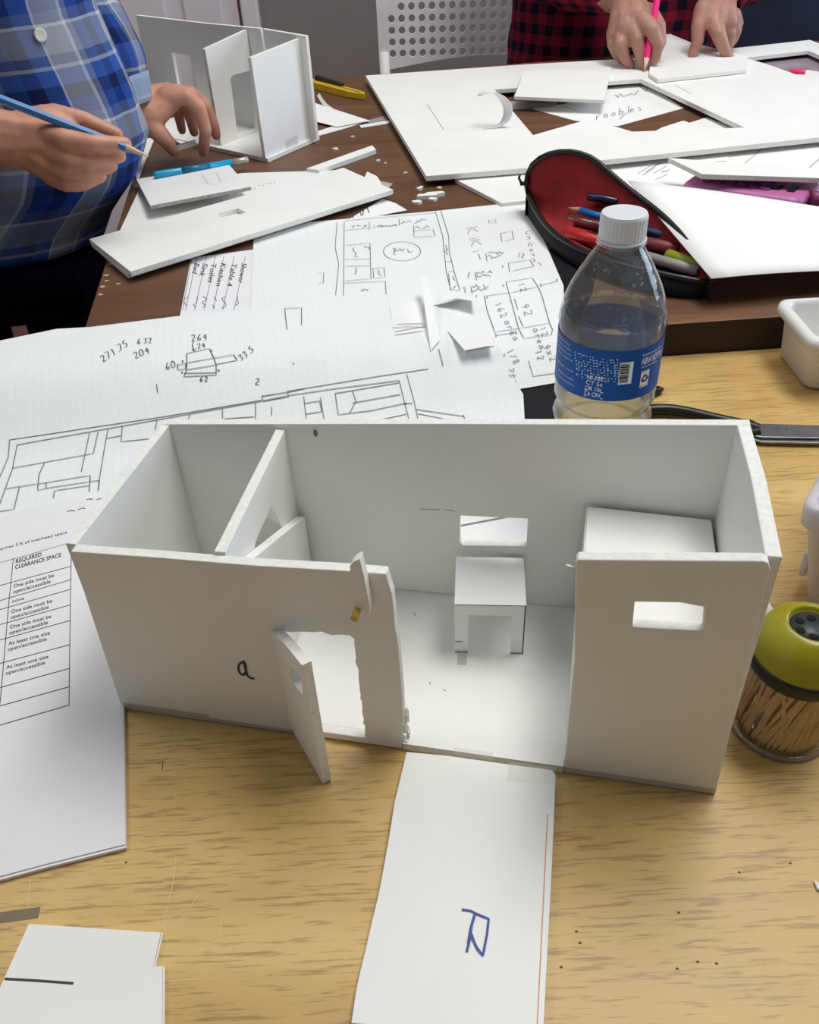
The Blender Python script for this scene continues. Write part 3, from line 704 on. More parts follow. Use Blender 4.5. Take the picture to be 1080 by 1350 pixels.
# printed page at the left
PG = flat(.30)
pgp = [(-70, 700), (60, 664), (134, 655), (128, 700), (163, 930), (165, 1113), (120, 1124), (60, 1139), (0, 1155), (-90, 1180)]
pgo = [onz(*q, .30) for q in pgp]
cx = -15.7
pgo = [Vector((min(p.x, -16.0 - (p.y - 28.9) * .26 if p.y > 28.9 else 0), p.y, p.z)) for p in pgo]
m = MB(); m.prism(pgo, n=(0, 0, 1), thick=.05); page = m.build('printed_page', PRINT, None, 'printed page with a table headed required clearance space beside box model', 'paper')
m = MB(); m.prism([p + Vector((.05, -.12, -.07)) for p in pgo], n=(0, 0, 1), thick=.18); m.build('under_page', PRINT, page)
zp = lambda x, y: (x / 4.217, 640 + y / 4.217)
pl = [[zp(-40, 442), zp(398, 316)], [zp(398, 316), zp(392, 620), zp(384, 1224)], [zp(75, 405), zp(50, 650), zp(3, 1190), zp(-10, 1280)], [zp(-30, 565), zp(395, 450)], [zp(-30, 650), zp(392, 525)], [zp(-30, 700), zp(392, 578)], [zp(-30, 783), zp(390, 665)], [zp(-30, 868), zp(390, 752)], [zp(-30, 998), zp(388, 886)], [zp(-30, 1133), zp(386, 1018)], [zp(-30, 1235), zp(385, 1120)], [zp(-30, 1342), zp(384, 1222)]]
strokes('table_rule', page, pl, PG, INKBLK, .04, lift=.008)
m = MB()
def pt(b, x0, y0, x1, y1, h, bold=.012): ptext(m, b, zp(x0, y0), zp(x1, y1), h / 4.217, PG, up=(.0, -1), lift=.008, bold=bold)
pt('requires 3 ft of overhead space', -30, 368, 374, 266, 15, .008); pt('REQUIRED', 88, 434, 232, 392, 22, .02); pt('CLEARANCE SPACE', 84, 466, 340, 396, 22, .02)
for a, b, y in (('One side must be', 'open/accessible', 570), ('One side must be', 'open/accessible', 712), ('One side must be', 'open/accessible', 798), ('At least one size', 'open/accessible', 890), ('At least one size', 'open/accessible', 1022)):
    k = (y - 570) * .09
    pt(a, 75 - k, y, 300 - k * .75, y - 62, 20); pt(b, 72 - k, y + 32, 282 - k * .75, y - 28, 20)
pt('none', 68, 652, 134, 634, 16)
m.build('printed_text', INKBLK, page, fixn=False)
PD = lambda x, y: onz(x, y, .30)
zq = lambda x, y: (x / 4.5, 560 + y / 4.5)
strokes('pen_dash', page, [[zq(398, 516), zq(420, 508), zq(444, 512)], [zq(462, 506), zq(485, 494), zq(506, 498)], [zq(514, 445), zq(532, 440), zq(550, 444)], [zq(574, 444), zq(600, 438), zq(622, 443)]], PD, GRAPHITE2, .09, lift=.008, split=True)

# two cards bottom left
for nm, off, z, lab in (('white_card', (0, 0), .32, 'white card with notched corner and black line, topmost at front table corner'), ('white_card', (3, 1), .16, 'white card under the notched card with the black line')):
    o_ = [onz(x + off[0], y + off[1], z) for x, y in ((38, 1218), (212, 1229.5), (201.5, 1275), (214, 1273.5), (213, 1420), (-90, 1420), (-40, 1390))]
    m = MB(); m.prism(o_, n=(0, 0, 1), thick=.15, mside=1); c_ = m.build(nm, [FOAM, CORE], None, lab, 'card')
    if z > .3:
        strokes('black_line', c_, [[(6, 1290.5), (50, 1293), (97, 1296.5)]], flat(.32), plain('soft_black_crayon', (62, 58, 58), .7), .1, lift=.008)

# =================== boards and sheets on the far table
def board(name, px, z, thick=.48, holes=(), label=None, cat='board', mats=None, bevel=.03, group=None, plane=None):
    S = flat(z) if plane is None else plane
    o = [S(*q) for q in px]
    n = Vector((0, 0, 1))
    if plane is not None:
        n = (o[1] - o[0]).cross(o[2] - o[0]).normalized()
        if n.z < 0: n = -n
    m = MB(); m.prism(o, [[S(*q) for q in h] for h in holes], n, thick, 0, 1)
    return m.build(name, mats or [FOAM, CORE], None, label, cat, bevel=bevel, group=group)
def tilt(a, b, c):
    """plane through three measured places (px, py, z)"""
    A, Bq, C = (onz(*q) for q in (a, b, c)); n = (Bq - A).cross(C - A).normalized()
    return lambda px, py: onpl(px, py, A, n)
R0 = REAR
board('white_board', [(600, 236), (662, 268), (712, 262), (760, 195), (640, 195)], R0 + .5, .46, label='white board edge under the big board left of the red lined pouch', cat='board')
s1 = board('drawing_sheet', [(770, 215), (925, 160), (1200, 170), (1200, 262), (1020, 290), (830, 270)], R0 + .03, .02, label='white drawing paper with faint pencil lines under pink calculator', cat='paper', mats=[PAPERW, PAPERW], bevel=0)
zf = lambda x, y: (860 + x / 4.909, 190 + y / 4.909)
strokes('pencil_line', s1, [[zf(600, 125), zf(720, 25)], [zf(1010, 160), zf(1100, 80)], [zf(10, 190), zf(95, 140)], [zf(-10, 150), zf(90, 110)], [zf(20, 230), zf(100, 195)], [zf(-40, 180), zf(60, 120)], [zf(-60, 200), zf(20, 150)], [zf(-90, 190), zf(-10, 140)]] + scribble(*zf(60, 185), 12, 4, -15, 3), flat(R0 + .03), GRAPHITE, .1, lift=.01, split=True)
board('paper_scrap', [(955, 203), (962, 200), (958, 212), (905, 214), (920, 203)], R0 + .10, .03, label='torn white paper scrap behind the tip of the resting board', cat='scrap', mats=[PAPERW, PAPERW], bevel=0)
# big frame board
hole1 = [(652, 118), (845, 104), (982, 168), (905, 171), (703, 178)]
hole2 = [(982, 76), (1066, 66.5), (1074, 70), (1150, 104), (1095, 116), (1078, 108), (1010, 84)]
BZ = tilt((482, 100, R0 + 1.3), (562, 233, R0 + 1.3), (1080, 183, R0 + 1.25))
bb = board('frame_board', [(482, 99.5), (690, 85), (850, 76), (968, 63.5), (1068, 52.5), (1080, 57), (1240, 120), (1240, 168), (1080, 181), (700, 221), (562, 232)], 0, .6, [hole1, hole2], 'largest white foam board with a cut out opening, across the far table', 'board', plane=BZ)
strokes('pencil_line', bb, [[(563, 137), (585, 171)], [(687, 103), (677, 128)], [(890, 112), (912, 124)]], BZ, GRAPHITE, .06, lift=.02, split=True)
# what shows through its opening
zg = lambda x, y: (660 + x / 3.375, 70 + y / 3.375)
o = board('drawing_sheet', [zg(140, 248), zg(290, 225), zg(420, 160), zg(640, 130), zg(815, 245), zg(520, 325), zg(330, 300)], R0 + .05, .03, label='white sheet with cursive writing inside the frame board opening', cat='paper', mats=[PAPERW, PAPERW], bevel=0)
strokes('pencil_writing', o, hand('roobles', *zg(420, 300), 9, -12, .3, 1.0) + scribble(*zg(510, 195), 45, 7, -13, 4) + [[zg(470, 155), zg(610, 138)], [zg(530, 295), zg(560, 265)], [zg(280, 238), zg(340, 258)]], flat(R0 + .05), GRAPHITE, .12, lift=.01, step=3)
board('card_strip', [zg(40, 215), zg(250, 195), zg(250, 235), zg(60, 250), zg(20, 230)], R0 + .12, .1, label='grey dirty card strip inside the frame board opening', cat='scrap', mats=[plain('grubby_grey_card', (176, 174, 172), .8, .12, 40)] * 2)
board('drawing_sheet', [zg(145, 365), zg(400, 292), zg(700, 385), zg(660, 440), zg(120, 440)], R0 + .2, .03, label='blank white sheet at near side of frame board opening', cat='paper', mats=[PAPERW, PAPERW], bevel=0)
board('paper_scrap', [zg(650, 368), zg(720, 330), zg(815, 300), zg(840, 310), zg(920, 285), zg(1060, 345), zg(900, 390)], R0 + .15, .03, label='torn edged white sheet at right corner of frame board opening', cat='scrap', mats=[PAPERW, PAPERW], bevel=0)
board('white_board', [(678, 127), (692, 93), (806, 88), (797, 132)], 0, .45, label='small white foam board piece tilted over the frame board opening', plane=tilt((678, 127, R0 + 2.1), (692, 93, R0 + 1.95), (797, 132, R0 + 1.95)))
hb_z = R0 + 1.85
board('white_board', [(856, 97), (862, 36), (912, 56), (986, 74), (985, 91.5), (868, 104.5)], hb_z, .5, label='small white foam board under the pencil holding hands', cat='board')
board('paper_scrap', [(1045, 96), (1066, 92), (1095, 97), (1085, 112)], R0 + .1, .3, label='white foam scrap in the right opening of the frame board', cat='scrap')
m = MB(); m.tube([onz(1034, 97, R0 + .4), onz(1042, 94.5, R0 + .4), onz(1062, 95, R0 + .4)], [.1, .4, .4], 8); m.build('pencil', plain('hot_pink_paint', (236, 40, 110), .4), None, 'short hot pink pencil end in the right opening of the frame board', 'pencil')
sheet('plastic_wrap', [(990, 84), (1068, 74), (1100, 92), (1030, 97)], drape(.03), clear_plastic('clear_wrap', (240, 232, 244), .2, .1, 1.45, .3, (226, 208, 230)), label='clear crumpled plastic wrap in the right opening of the frame board', cat='plastic wrap')
# curl of card standing on the frame board
pth = smoothpl([(632, 124), (645, 118), (660, 121), (671, 131), (675, 144), (670, 158), (657, 166), (640, 168)], 2)
YC = BZ(650, 170).y
m = MB(); rows = []
for i, q in enumerate(pth):
    t = i / (len(pth) - 1); p = ony(q.x, q.y, YC + 1.0 * (1 - t)); w = .25 + 1.0 * math.sin(math.pi * min(1, t * 1.15)) ** 1
    w = max(w, .15)
    rows.append([p + Vector((-w * .75, w * .8, .0)), p + Vector((w * .15, -w * .3, 0))])
lo = min(p.z for r_ in rows for p in r_); gz = BZ(650, 168).z
for r_ in rows:
    for p in r_: p.z += gz + .04 - lo
m.loft(rows, False, False, 0, True); cu = m.build('paper_curl', PAPERW, None, 'white curled paper peel standing on the big frame board', 'paper curl', fixn=False)
sm = cu.modifiers.new('Solid', 'SOLIDIFY'); sm.thickness = .0006
# board resting on the calculator
RBZ = tilt((883, 208, R0 + 2.75), (926, 232, R0 + 3.1), (1080, 234, R0 + 3.1))
board('white_board', [(881.5, 208), (990, 216.5), (1085, 222), (1240, 224), (1240, 237), (1080, 234.5), (926, 229.5)], 0, .5, label='white foam board resting on the pink calculator', plane=RBZ)

# left group of boards
board('white_board', [(158, 304), (185, 246), (320, 228), (452, 224), (500, 248), (420, 275), (250, 310)], R0 + .2, .12, label='white sheet under the long board with the small window', cat='paper')
lng = [(117.5, 315), (285, 268), (453, 221), (518.5, 250), (172, 358)]
hl = [zx(*q) for q in ((440, 190), (500, 175), (527, 188), (500, 195), (447, 205))]
board('white_board', [(119, 319), (287, 272), (450, 226), (500, 257), (168, 361)], R0 + .68, .46, label='white foam board directly under the long board, same outline', cat='board')
lb = board('white_board', lng, R0 + 1.2, .5, [hl], 'long white foam board with small L shaped cut out, far table left', 'board')
m = MB(); r = random.Random(5)
for k in range(16):
    q = zx(435 + k * 12, 140 - k * 3 + r.uniform(-4, 4)); c = onz(*q, R0 + 1.206); m.add([c + Vector((math.cos(a) * .12, math.sin(a) * .15, 0)) for a in [j * math.pi / 3 for j in range(6)]], [tuple(range(6))])
m.build('grey_scuff', plain('grey_scuff', (150, 150, 150), .8), lb, fixn=False)
SB = tilt((181, 237, R0 + 1.1), (198, 272, R0 + 1.75), (325, 249, R0 + 1.8))
sb = board('white_board', [(179.5, 236), (302, 217), (317, 234), (331, 246), (198, 271)], 0, .4, label='small white board scrap leaning on the long board beside cyan pencil', plane=SB, mats=[FOAM, plain('grubby_foam_edge', (170, 168, 164), .9, .15, 200)])
strokes('pencil_line', sb, [[zx(390, 70), zx(410, 100), zx(440, 102)], [zx(435, 65), zx(450, 95)]], SB, GRAPHITE, .04, lift=.02, split=True)
b2 = board('paper_scrap', [(448, 296), (505, 262), (522, 268), (537, 277), (470, 290)], R0 + .12, .03, label='white scrap with ink marks poking out under long board tip', cat='scrap', mats=[PAPERW, PAPERW], bevel=0)
strokes('ink_mark', b2, [[zx(858, 205), zx(862, 185)], [zx(862, 188), zx(880, 186), zx(884, 198)], [zx(888, 198), zx(892, 176), zx(902, 172), zx(908, 190)]], flat(R0 + .12), GRAPHITE2, .12, lift=.01, split=True)
board('paper_scrap', [(484, 226), (497, 232), (503, 241), (500, 248), (478, 240)], R0 + .3, .25, label='grey white scrap behind the right end of long board', cat='scrap')
board('paper_scrap', [(503, 239), (518, 242), (512, 248), (500, 250)], R0 + .05, .03, label='thin grey scrap right of the long board tip', cat='scrap', mats=[plain('grey_scrap', (176, 170, 172), .8)] * 2, bevel=0)
board('foam_strip', [(404, 222), (491, 191.5), (496, 197), (420, 224)], R0 + .6, .55, label='narrow white foam strip lying diagonally behind the long board', cat='strip')
board('paper_scrap', [(398, 133), (410, 134), (488, 159), (444, 167), (400, 156)], R0 + .35, .04, label='triangular white paper behind the far model house', cat='scrap', mats=[PAPERW, PAPERW], bevel=0)
board('foam_strip', [(412, 175), (446, 164), (486, 159), (450, 170), (414, 180)], R0 + .2, .15, label='thin white strip beside the triangular paper', cat='strip')
board('foam_strip', [(474, 165), (513, 158.5), (514, 162), (476, 168)], R0 + .2, .16, label='thin white strip poking from under the big frame board', cat='strip')
board('paper_scrap', [(478, 160), (506, 153), (512, 158), (480, 164)], R0 + .03, .02, label='grey paper strip with painted shadow at left edge of big board', cat='scrap', mats=[plain('shadow_grey_paper', (150, 146, 152), .8)] * 2, bevel=0)  # shadow beside the board put into this strip's flat grey colour
m = MB(); rows = []
for q in smoothpl([(420, 126), (424, 133), (430, 141), (438, 146)], 2):
    p = onz(q.x, q.y, R0 + .1); rows.append([p + Vector((-.25, 0, .0)), p + Vector((.2, 0, .35))])
m.loft(rows, False, False, 0, True); m.build('paper_curl', PAPERW, None, 'thin white curled shaving in front of the yellow cutter', 'paper curl', fixn=False)
board('white_board', [(166, 186), (204, 181), (181, 237.5), (168, 205)], R0 + .3, .2, label='white sheet at far table left edge under the left hand', cat='paper')
# crumbs
r = random.Random(11)
cr = [(550, 269, 1.2), (556, 263, 1.0), (562, 262, 1.7), (570, 265, 1.1), (575, 259, 1.6), (553, 251, 1.1), (579, 249, .7), (556, 247, .5), (535, 229, .6), (442, 198, .9), (499, 213, .7), (508, 216, .5), (465, 181, .6), (523, 158, .4), (640, 268 - 20, .4)]
wh_ = ['round flat', 'small', 'long slanted', 'chunky', 'long splinter', 'forked', 'tiny far right', 'tiny', 'lone', 'pale', 'flat', 'thin', 'dark rimmed', 'minute', 'speck sized']
where = ['lowest of the crumb cluster by the pouch', 'in the crumb cluster, above the lowest', 'in middle of crumb cluster', 'at right of crumb cluster', 'along top of the crumb cluster', 'just above the crumb cluster', 'right of the crumb cluster', 'above the crumb cluster on brown wood', 'beside the big board corner', 'between far house and foam strip', 'right of the foam strip end', 'near long board tip', 'before the far house base', 'near frame board left edge', 'below the frame board corner']
for i, (x, y, s) in enumerate(cr[:14]):
    m = MB(); c = onz(x, y, R0); n = r.randint(4, 6); a0 = r.random() * 3; lon = s * (.9 if 'long' in wh_[i] else .5)
    ol = [c + Vector((math.cos(a0 + k * 2 * math.pi / n) * lon * r.uniform(.7, 1.2), math.sin(a0 + k * 2 * math.pi / n) * s * .35 * r.uniform(.7, 1.2), .28 * s)) for k in range(n)]
    m.prism(ol, n=(0, 0, 1), thick=.26 * s); m.build('foam_crumb', CORE, None, wh_[i] + ' white foam crumb ' + where[i], 'crumb', 'foam crumbs on the far table')
# =================== model house on the far table
hz = R0 + .55
HA = onz(353, 209, hz); HB = onz(421, 179, hz); HL = onz(274, 192, hz)
w1 = HB - HA; w1.z = 0; w1.normalize(); w2 = HL - HA; w2.z = 0; w2.normalize()
hm = empty('house_model', (HA + HB + HL) / 3 - Vector((0, 0, .5)), 'smaller white foam board room model on the far table by the cutter', 'model')
n1 = Vector((w1.y, -w1.x, 0))         # faces right
n2 = Vector((w2.y, -w2.x, 0))
if n2.y > 0: n2 = -n2                 # faces the camera side
WR = lambda x, y, o=0.0: onpl(x, y, HA - n1 * (.3 + o), n1)
rb0 = WR(409, 181); 
Ld = (HB - HA).dot(w1)
vbk = (Vector((rb0.x, rb0.y, 0)) - Vector((HA.x, HA.y, 0))).dot(w1)
LW = 27.0
base = [HA, HB, HB + w2 * LW, HA + w2 * LW]
m = MB(); m.prism([Vector((p.x, p.y, hz)) for p in base], n=(0, 0, 1), thick=.5, mside=1); m.build('floor_board', [FOAM, CORE], hm)
m = MB(); q = [WR(*k) for k in ((331, 76), (402, 48), (409, 181), (350, 207))]
for p in q[2:]: p.z = hz + .01
m.prism(q, (), n1, .5, 0, 1); m.build('right_wall', [FOAM, CORE], hm, bevel=.03)
top_r = q[1].z; top_f = q[0].z
BK0 = Vector((q[2].x, q[2].y, hz)) - n1 * .5
bp_ = lambda x, y: onpl(x, y, BK0, n2)
bq = [bp_(402, 47), bp_(340, 37.5), bp_(273, 31), bp_(179, 20)]
e_ = bp_(200, 150); lft = Vector((bq[3].x, bq[3].y, hz + .01))
xr = BK0 + w2 * .02
def onback(px, py): return bp_(px, py)
dhole = [bp_(226, 69), bp_(252, 74), bp_(258.5, 112)]
dh = [bp_(226, 69), bp_(252, 74), Vector((bp_(252, 74).x, bp_(252, 74).y, hz + .4)), Vector((bp_(226, 69).x, bp_(226, 69).y, hz + .4))]
t2 = bp_(343, 37.5)
wl = [Vector((bq[3].x, bq[3].y, bq[3].z)), bq[2], t2, Vector((t2.x, t2.y, hz + .01)), lft]
m = MB(); m.prism(wl, [dh], n2, .5, 0, 1); m.build('back_wall', [FOAM, CORE], hm, bevel=.03)
t3 = bp_(346, 38); t4 = bp_(403, 47.5)
m = MB(); m.prism([t3, t4, Vector((t4.x, t4.y, hz + .01)), Vector((t3.x, t3.y, hz + .01))], (), n2, .5, 0, 1); m.build('back_wall', [FOAM, CORE], hm, bevel=.03)
HP = onz(292, 192, hz); 
Pp = lambda x, y: onpl(x, y, HP, n1)
pq = [Pp(266, 66), Pp(340, 40)]
pv = (bp_(341, 100) - HP); 
pend = HP + w1 * max(1, min(30, (BK0 - HP).dot(-n2) / max(.2, w1.dot(-n2)))) 
zt1 = pq[0].z; pz2 = onpl(338, 40, Vector((pend.x, pend.y, 0)), n2).z
pl3 = lambda a, z: Vector((HP.x, HP.y, 0)).lerp(Vector((pend.x, pend.y, 0)), a) + Vector((0, 0, z))
Zh = lambda x, y: Pp(170 + x / 3.27, y / 3.27)
arch_px = [(470, 590), (438, 340), (445, 328), (460, 322), (530, 302), (552, 560)]
ah = []
for p in (Zh(*k) for k in arch_px):
    ah.append(p)
ah[0].z = ah[-1].z = hz + .3
zt1 = min(zt1, 18); 
m = MB(); m.prism([pl3(0, hz + .01), pl3(0, zt1), pl3(.985, pz2), pl3(.985, hz + .01)], [ah], n1, .5, 0, 1)
m.build('partition_wall', [FOAM, CORE], hm, bevel=.03)
m = MB(); s_ = WR(386, 186, -.02); m.add([WR(*k, -.02) for k in ((376, 186), (392, 178), (393, 190), (377, 198))], [(0, 1, 2, 3)]); m.build('tape_strip', TAPE2, hm, fixn=False)

# =================== water bottle
BC = Vector((12.3, 45.0, .14))
btl = empty('water_bottle', BC, 'clear water bottle with white cap and blue label, behind the box model', 'bottle')
PET = clear_plastic('clear_bottle_plastic', (248, 250, 252), .05, .03, 1.42, .05, (235, 238, 242), .6, (1, 1, 5), 30)
def blob(z):  # ribs of the lower half
    return 2.88 + .15 * math.sin(z * 4.2) if z < 8.2 else 3.03
prof = [(0.01, .5), (1.2, .35), (2.0, .05), (2.5, .0), (2.75, .4), (2.88, .9)] + [(blob(1.2 + k * .2), 1.2 + k * .2) for k in range(35)]
prof += [(3.03, 8.6), (3.03, 12.3), (3.08, 12.6), (3.02, 13.1), (2.86, 13.8), (2.55, 14.6), (2.15, 15.4), (1.75, 16.1), (1.4, 16.65), (1.2, 16.95), (1.14, 17.05), (1.36, 17.12), (1.36, 17.25), (1.1, 17.32), (1.08, 18.4)]
m = MB(); m.lathe(BC, prof, 64); m.build('bottle_shell', PET, btl)
wt = NT('drinking_water'); rf = wt.new('ShaderNodeBsdfRefraction', IOR=1.2, Roughness=.0); rf.inputs[0].default_value = lin((238, 243, 247))
tr = wt.new('ShaderNodeBsdfTransparent'); tr.inputs[0].default_value = lin((236, 242, 246))
gl = wt.new('ShaderNodeBsdfGlossy', Roughness=.02); fr = wt.new('ShaderNodeFresnel', IOR=1.33); thin_ior(wt, fr, 1.33)
mA = wt.n.new('ShaderNodeMixShader'); mA.inputs[0].default_value = .6; wt.link(rf.outputs[0], mA.inputs[1]); wt.link(tr.outputs[0], mA.inputs[2])
mB_ = wt.n.new('ShaderNodeMixShader'); wt.link(fr.outputs[0], mB_.inputs[0]); wt.link(mA.outputs[0], mB_.inputs[1]); wt.link(gl.outputs[0], mB_.inputs[2]); wt.link(mB_.outputs[0], wt.out.inputs[0]); wt.n.remove(wt.p)
WL = 13.0
wp = [(0.01, .55), (1.2, .4), (2.0, .1), (2.45, .06), (2.68, .45), (2.81, .95)] + [(blob(1.2 + k * .2) - .07, 1.2 + k * .2) for k in range(35)] + [(2.96, 8.6), (2.96, WL - .04), (2.9, WL), (1.5, WL + .01), (.01, WL)]
m = MB(); m.lathe(BC, wp, 64); m.build('water', wt.mat, btl)
CAPM = plain('milky_white_cap', (222, 226, 230), .4, .01, 30)
m = MB(); n = 72; cp = []
rings = []
for rr_, z, g in ((1.2, 17.34, 0), (1.27, 17.4, 1), (1.27, 18.55, 1), (1.2, 18.7, 0), (1.02, 18.74, 0), (.01, 18.74, 0)):
    rings.append([BC + Vector(((rr_ - (.02 * (k % 2) * g)) * math.cos(2 * math.pi * k / n), (rr_ - (.02 * (k % 2) * g)) * math.sin(2 * math.pi * k / n), z)) for k in range(n)])
m.loft(rings, True, False, 0, False); m.lathe(BC, [(1.28, 17.2), (1.33, 17.24), (1.33, 17.34), (1.22, 17.36)], 48); m.build('cap', CAPM, btl)
LABM = plain('blue_label_film', (12, 80, 158), .45, .03, 20, spec=.2)
LZ0, LZ1 = 8.85, 12.05; LRr = 3.06
m = MB(); m.lathe(BC, [(LRr, LZ0), (LRr, (LZ0 + LZ1) / 2), (LRr, LZ1)], 72); lab = m.build('label', LABM, btl)
# printing: (horizontal cm along the surface from the point facing the camera, height)
fa0 = math.atan2(-BC.y, -BC.x)
def cyl(s, z, o=.02): a = fa0 + s / LRr; return BC + Vector(((LRr + o) * math.cos(a), (LRr + o) * math.sin(a), z))
def ctext(m, body, s0, z0, h, width=None, bold=0):
    vs, fs = text_mesh(body, bold)
    if not vs: return
    x0 = min(v[0] for v in vs); x1 = max(v[0] for v in vs); k = h / .7; kx = width / (x1 - x0) if width else k
    m.add([cyl(s0 + (v[0] - x0) * kx, z0 + v[1] * k) for v in vs], fs)
PALE = plain('pale_label_print', (178, 204, 232), .5); WHT = plain('white_label_print', (236, 240, 244), .5)
m = MB()
for i, b in enumerate(('HI-ME', 'CT 5c', 'OR 10c', 'CA CRV')): ctext(m, b, -1.05 - i * .02, 10.15 - i * .36, .27, .95)
for a, b in (((-1.13, 9.0), (0.0, 9.0)), ((-1.13, 9.4), (0.0, 9.4)), ((-1.13, 9.0), (-1.13, 9.4)), ((0.0, 9.0), (0.0, 9.4))):
    pass
fr_ = [(-1.14, 9.0), (-.04, 9.0), (-.04, 9.40), (-1.14, 9.40), (-1.14, 9.0)]
for a, b in zip(fr_, fr_[1:]):
    dx = .02 if a[0] == b[0] else 0; dz = .02 if a[1] == b[1] else 0
    m.add([cyl(a[0] - dx, a[1] - dz), cyl(b[0] + dx if dx else b[0], b[1] - dz), cyl(b[0] + dx, b[1] + dz), cyl(a[0] - dx if not dx else a[0] - dx, a[1] + dz)], [(0, 1, 2, 3)])
ctext(m, 'NEW BOTTLE', 2.05, 11.0, .34, 1.9, .01); ctext(m, 'bottle made with', 2.05, 11.55, .14, 1.6); ctext(m, 'caps on please', 2.05, 11.35, .12, 1.5); ctext(m, 'recycle again', 2.05, 10.8, .11, 1.3)
m.build('label_text', WHT, lab, fixn=False)
m = MB(); r = random.Random(9)
for j in range(9):
    for i in range(14):
        if r.random() < .85:
            s = -2.0 + i * .19 + r.uniform(-.03, .03) + j * .03; z = 11.5 - j * .17 + r.uniform(-.02, .02)
            if s < -.95 and z < 10.5 and r.random() < .5: continue
            h = r.uniform(.05, .1); w_ = r.uniform(.05, .12)
            m.add([cyl(s, z), cyl(s + w_, z), cyl(s + w_ + .03, z + h), cyl(s + .03, z + h)], [(0, 1, 2, 3)])
for i, (b, z) in enumerate((('Bottled at the source', 11.75), ('product of USA', 11.45), ('distributed water', 11.15), ('for refund', 10.85), ('keep cool', 10.2), ('please recycle', 9.7), ('mountain', 9.35))): ctext(m, b, -3.9 + .1 * i, z, .13, 1.5)
m.build('label_fine_print', PALE, lab, fixn=False)
m = MB(); s0, s1, z0, z1 = .72, 1.5, 9.95, 11.35
m.add([cyl(s0, z0, .015), cyl((s0 + s1) / 2, z0, .015), cyl(s1, z0, .015), cyl(s1, z1, .015), cyl((s0 + s1) / 2, z1, .015), cyl(s0, z1, .015)], [(0, 1, 4, 5), (1, 2, 3, 4)])
s2, s3, z2, z3 = 2.1, 2.72, 9.5, 10.55
m.add([cyl(s2, z2, .015), cyl((s2 + s3) / 2, z2, .015), cyl(s3, z2, .015), cyl(s3, z3, .015), cyl((s2 + s3) / 2, z3, .015), cyl(s2, z3, .015)], [(0, 1, 4, 5), (1, 2, 3, 4)])
m.build('white_patch', WHT, lab, fixn=False)
m = MB(); z = z0 + .1; r = random.Random(21)
while z < z1 - .1:
    t_ = r.choice((.025, .04, .06, .08)); m.add([cyl(s0 + .03, z, .03), cyl(s0 + .28, z, .03), cyl(s0 + .55, z, .03), cyl(s0 + .55, z + t_, .03), cyl(s0 + .28, z + t_, .03), cyl(s0 + .03, z + t_, .03)], [(0, 1, 4, 5), (1, 2, 3, 4)]); z += t_ + r.choice((.03, .05))
for k in range(3):   # three chasing arrows
    a0 = math.pi / 2 + k * 2 * math.pi / 3; cs_, cz_ = (s2 + s3) / 2, 10.05; o_ = []; i_ = []
    for j in range(5):
        a = a0 - .9 + j * .33; o_.append((cs_ + .25 * math.cos(a), cz_ + .25 * math.sin(a))); i_.append((cs_ + .13 * math.cos(a), cz_ + .13 * math.sin(a)))
    for j in range(4): m.add([cyl(*o_[j], .03), cyl(*o_[j + 1], .03), cyl(*i_[j + 1], .03), cyl(*i_[j], .03)], [(0, 1, 2, 3)])
    a = a0 + .42; m.add([cyl(cs_ + .32 * math.cos(a), cz_ + .32 * math.sin(a), .03), cyl(cs_ + .06 * math.cos(a), cz_ + .06 * math.sin(a), .03), cyl(cs_ + .19 * math.cos(a + .7), cz_ + .19 * math.sin(a + .7), .03)], [(0, 1, 2)])
ctext(m, 'RECYCLE', s2 + .04, 9.55, .1, .54); ctext(m, 'PLASTIC', s2 + .04, 10.42, .09, .54)
m.build('barcode_and_recycling_mark', plain('label_dark_print', (20, 24, 44), .5), lab, fixn=False)
# droplets inside the upper part
m = MB(); r = random.Random(3)
for k in range(70):
    z = r.uniform(13.6, 16.5); rad = 2.9 - (z - 13.6) * .5; a = fa0 + r.uniform(-.9, .9); s = r.choice((.03, .04, .05, .09))
    c = BC + Vector((rad * math.cos(a) * .985, rad * math.sin(a) * .985, z))
    m.lathe(c, [(.01, -s), (s * .8, -s * .6), (s, 0), (s * .8, s * .6), (.01, s)], 8)
m.build('water_droplets', clear_plastic('droplet', (225, 228, 232), .03, .12), btl)

# =================== toothpick jar
JC = Vector((17.6, 25.75, 0)); JR = 2.2
jar = empty('toothpick_jar', JC, 'clear toothpick jar with olive yellow dome lid, right of box model', 'jar')
m = MB(); m.lathe(JC, [(.01, .12), (2.0, .1), (2.2, .02), (JR + .08, .02), (JR + .1, .25), (JR, .35), (JR, 4.6)], 56); m.build('jar_body', clear_plastic('clear_jar_plastic', (240, 238, 232), .06, .03), jar)
m = MB(); m.lathe(JC, [(JR + .02, .04), (JR + .14, .06), (JR + .16, .18), (JR + .1, .3), (JR + .02, .32)], 56); m.build('base_rim', clear_plastic('clear_rim', (226, 220, 222), .1, .12, 1.5, .25, (190, 180, 182)), jar)
m = MB(); m.lathe(JC, [(JR - .1, 4.5), (JR + .13, 4.5), (JR + .16, 4.6), (JR + .16, 5.15), (JR + .1, 5.22), (JR - .1, 5.22)], 56); m.build('lid_band', BLACKP, jar)
LID = plain('olive_yellow_plastic', (158, 150, 18), .28, .04, 20)
m = MB(); dome = [(JR + .06, 5.2), (JR + .04, 5.55), (2.1, 6.1), (1.85, 6.55), (1.5, 6.9), (1.2, 7.06), (1.1, 7.06), (1.02, 6.95), (.97, 6.75), (.01, 6.72)]
m.lathe(JC, dome, 56); lid = m.build('dome_lid', LID, jar)
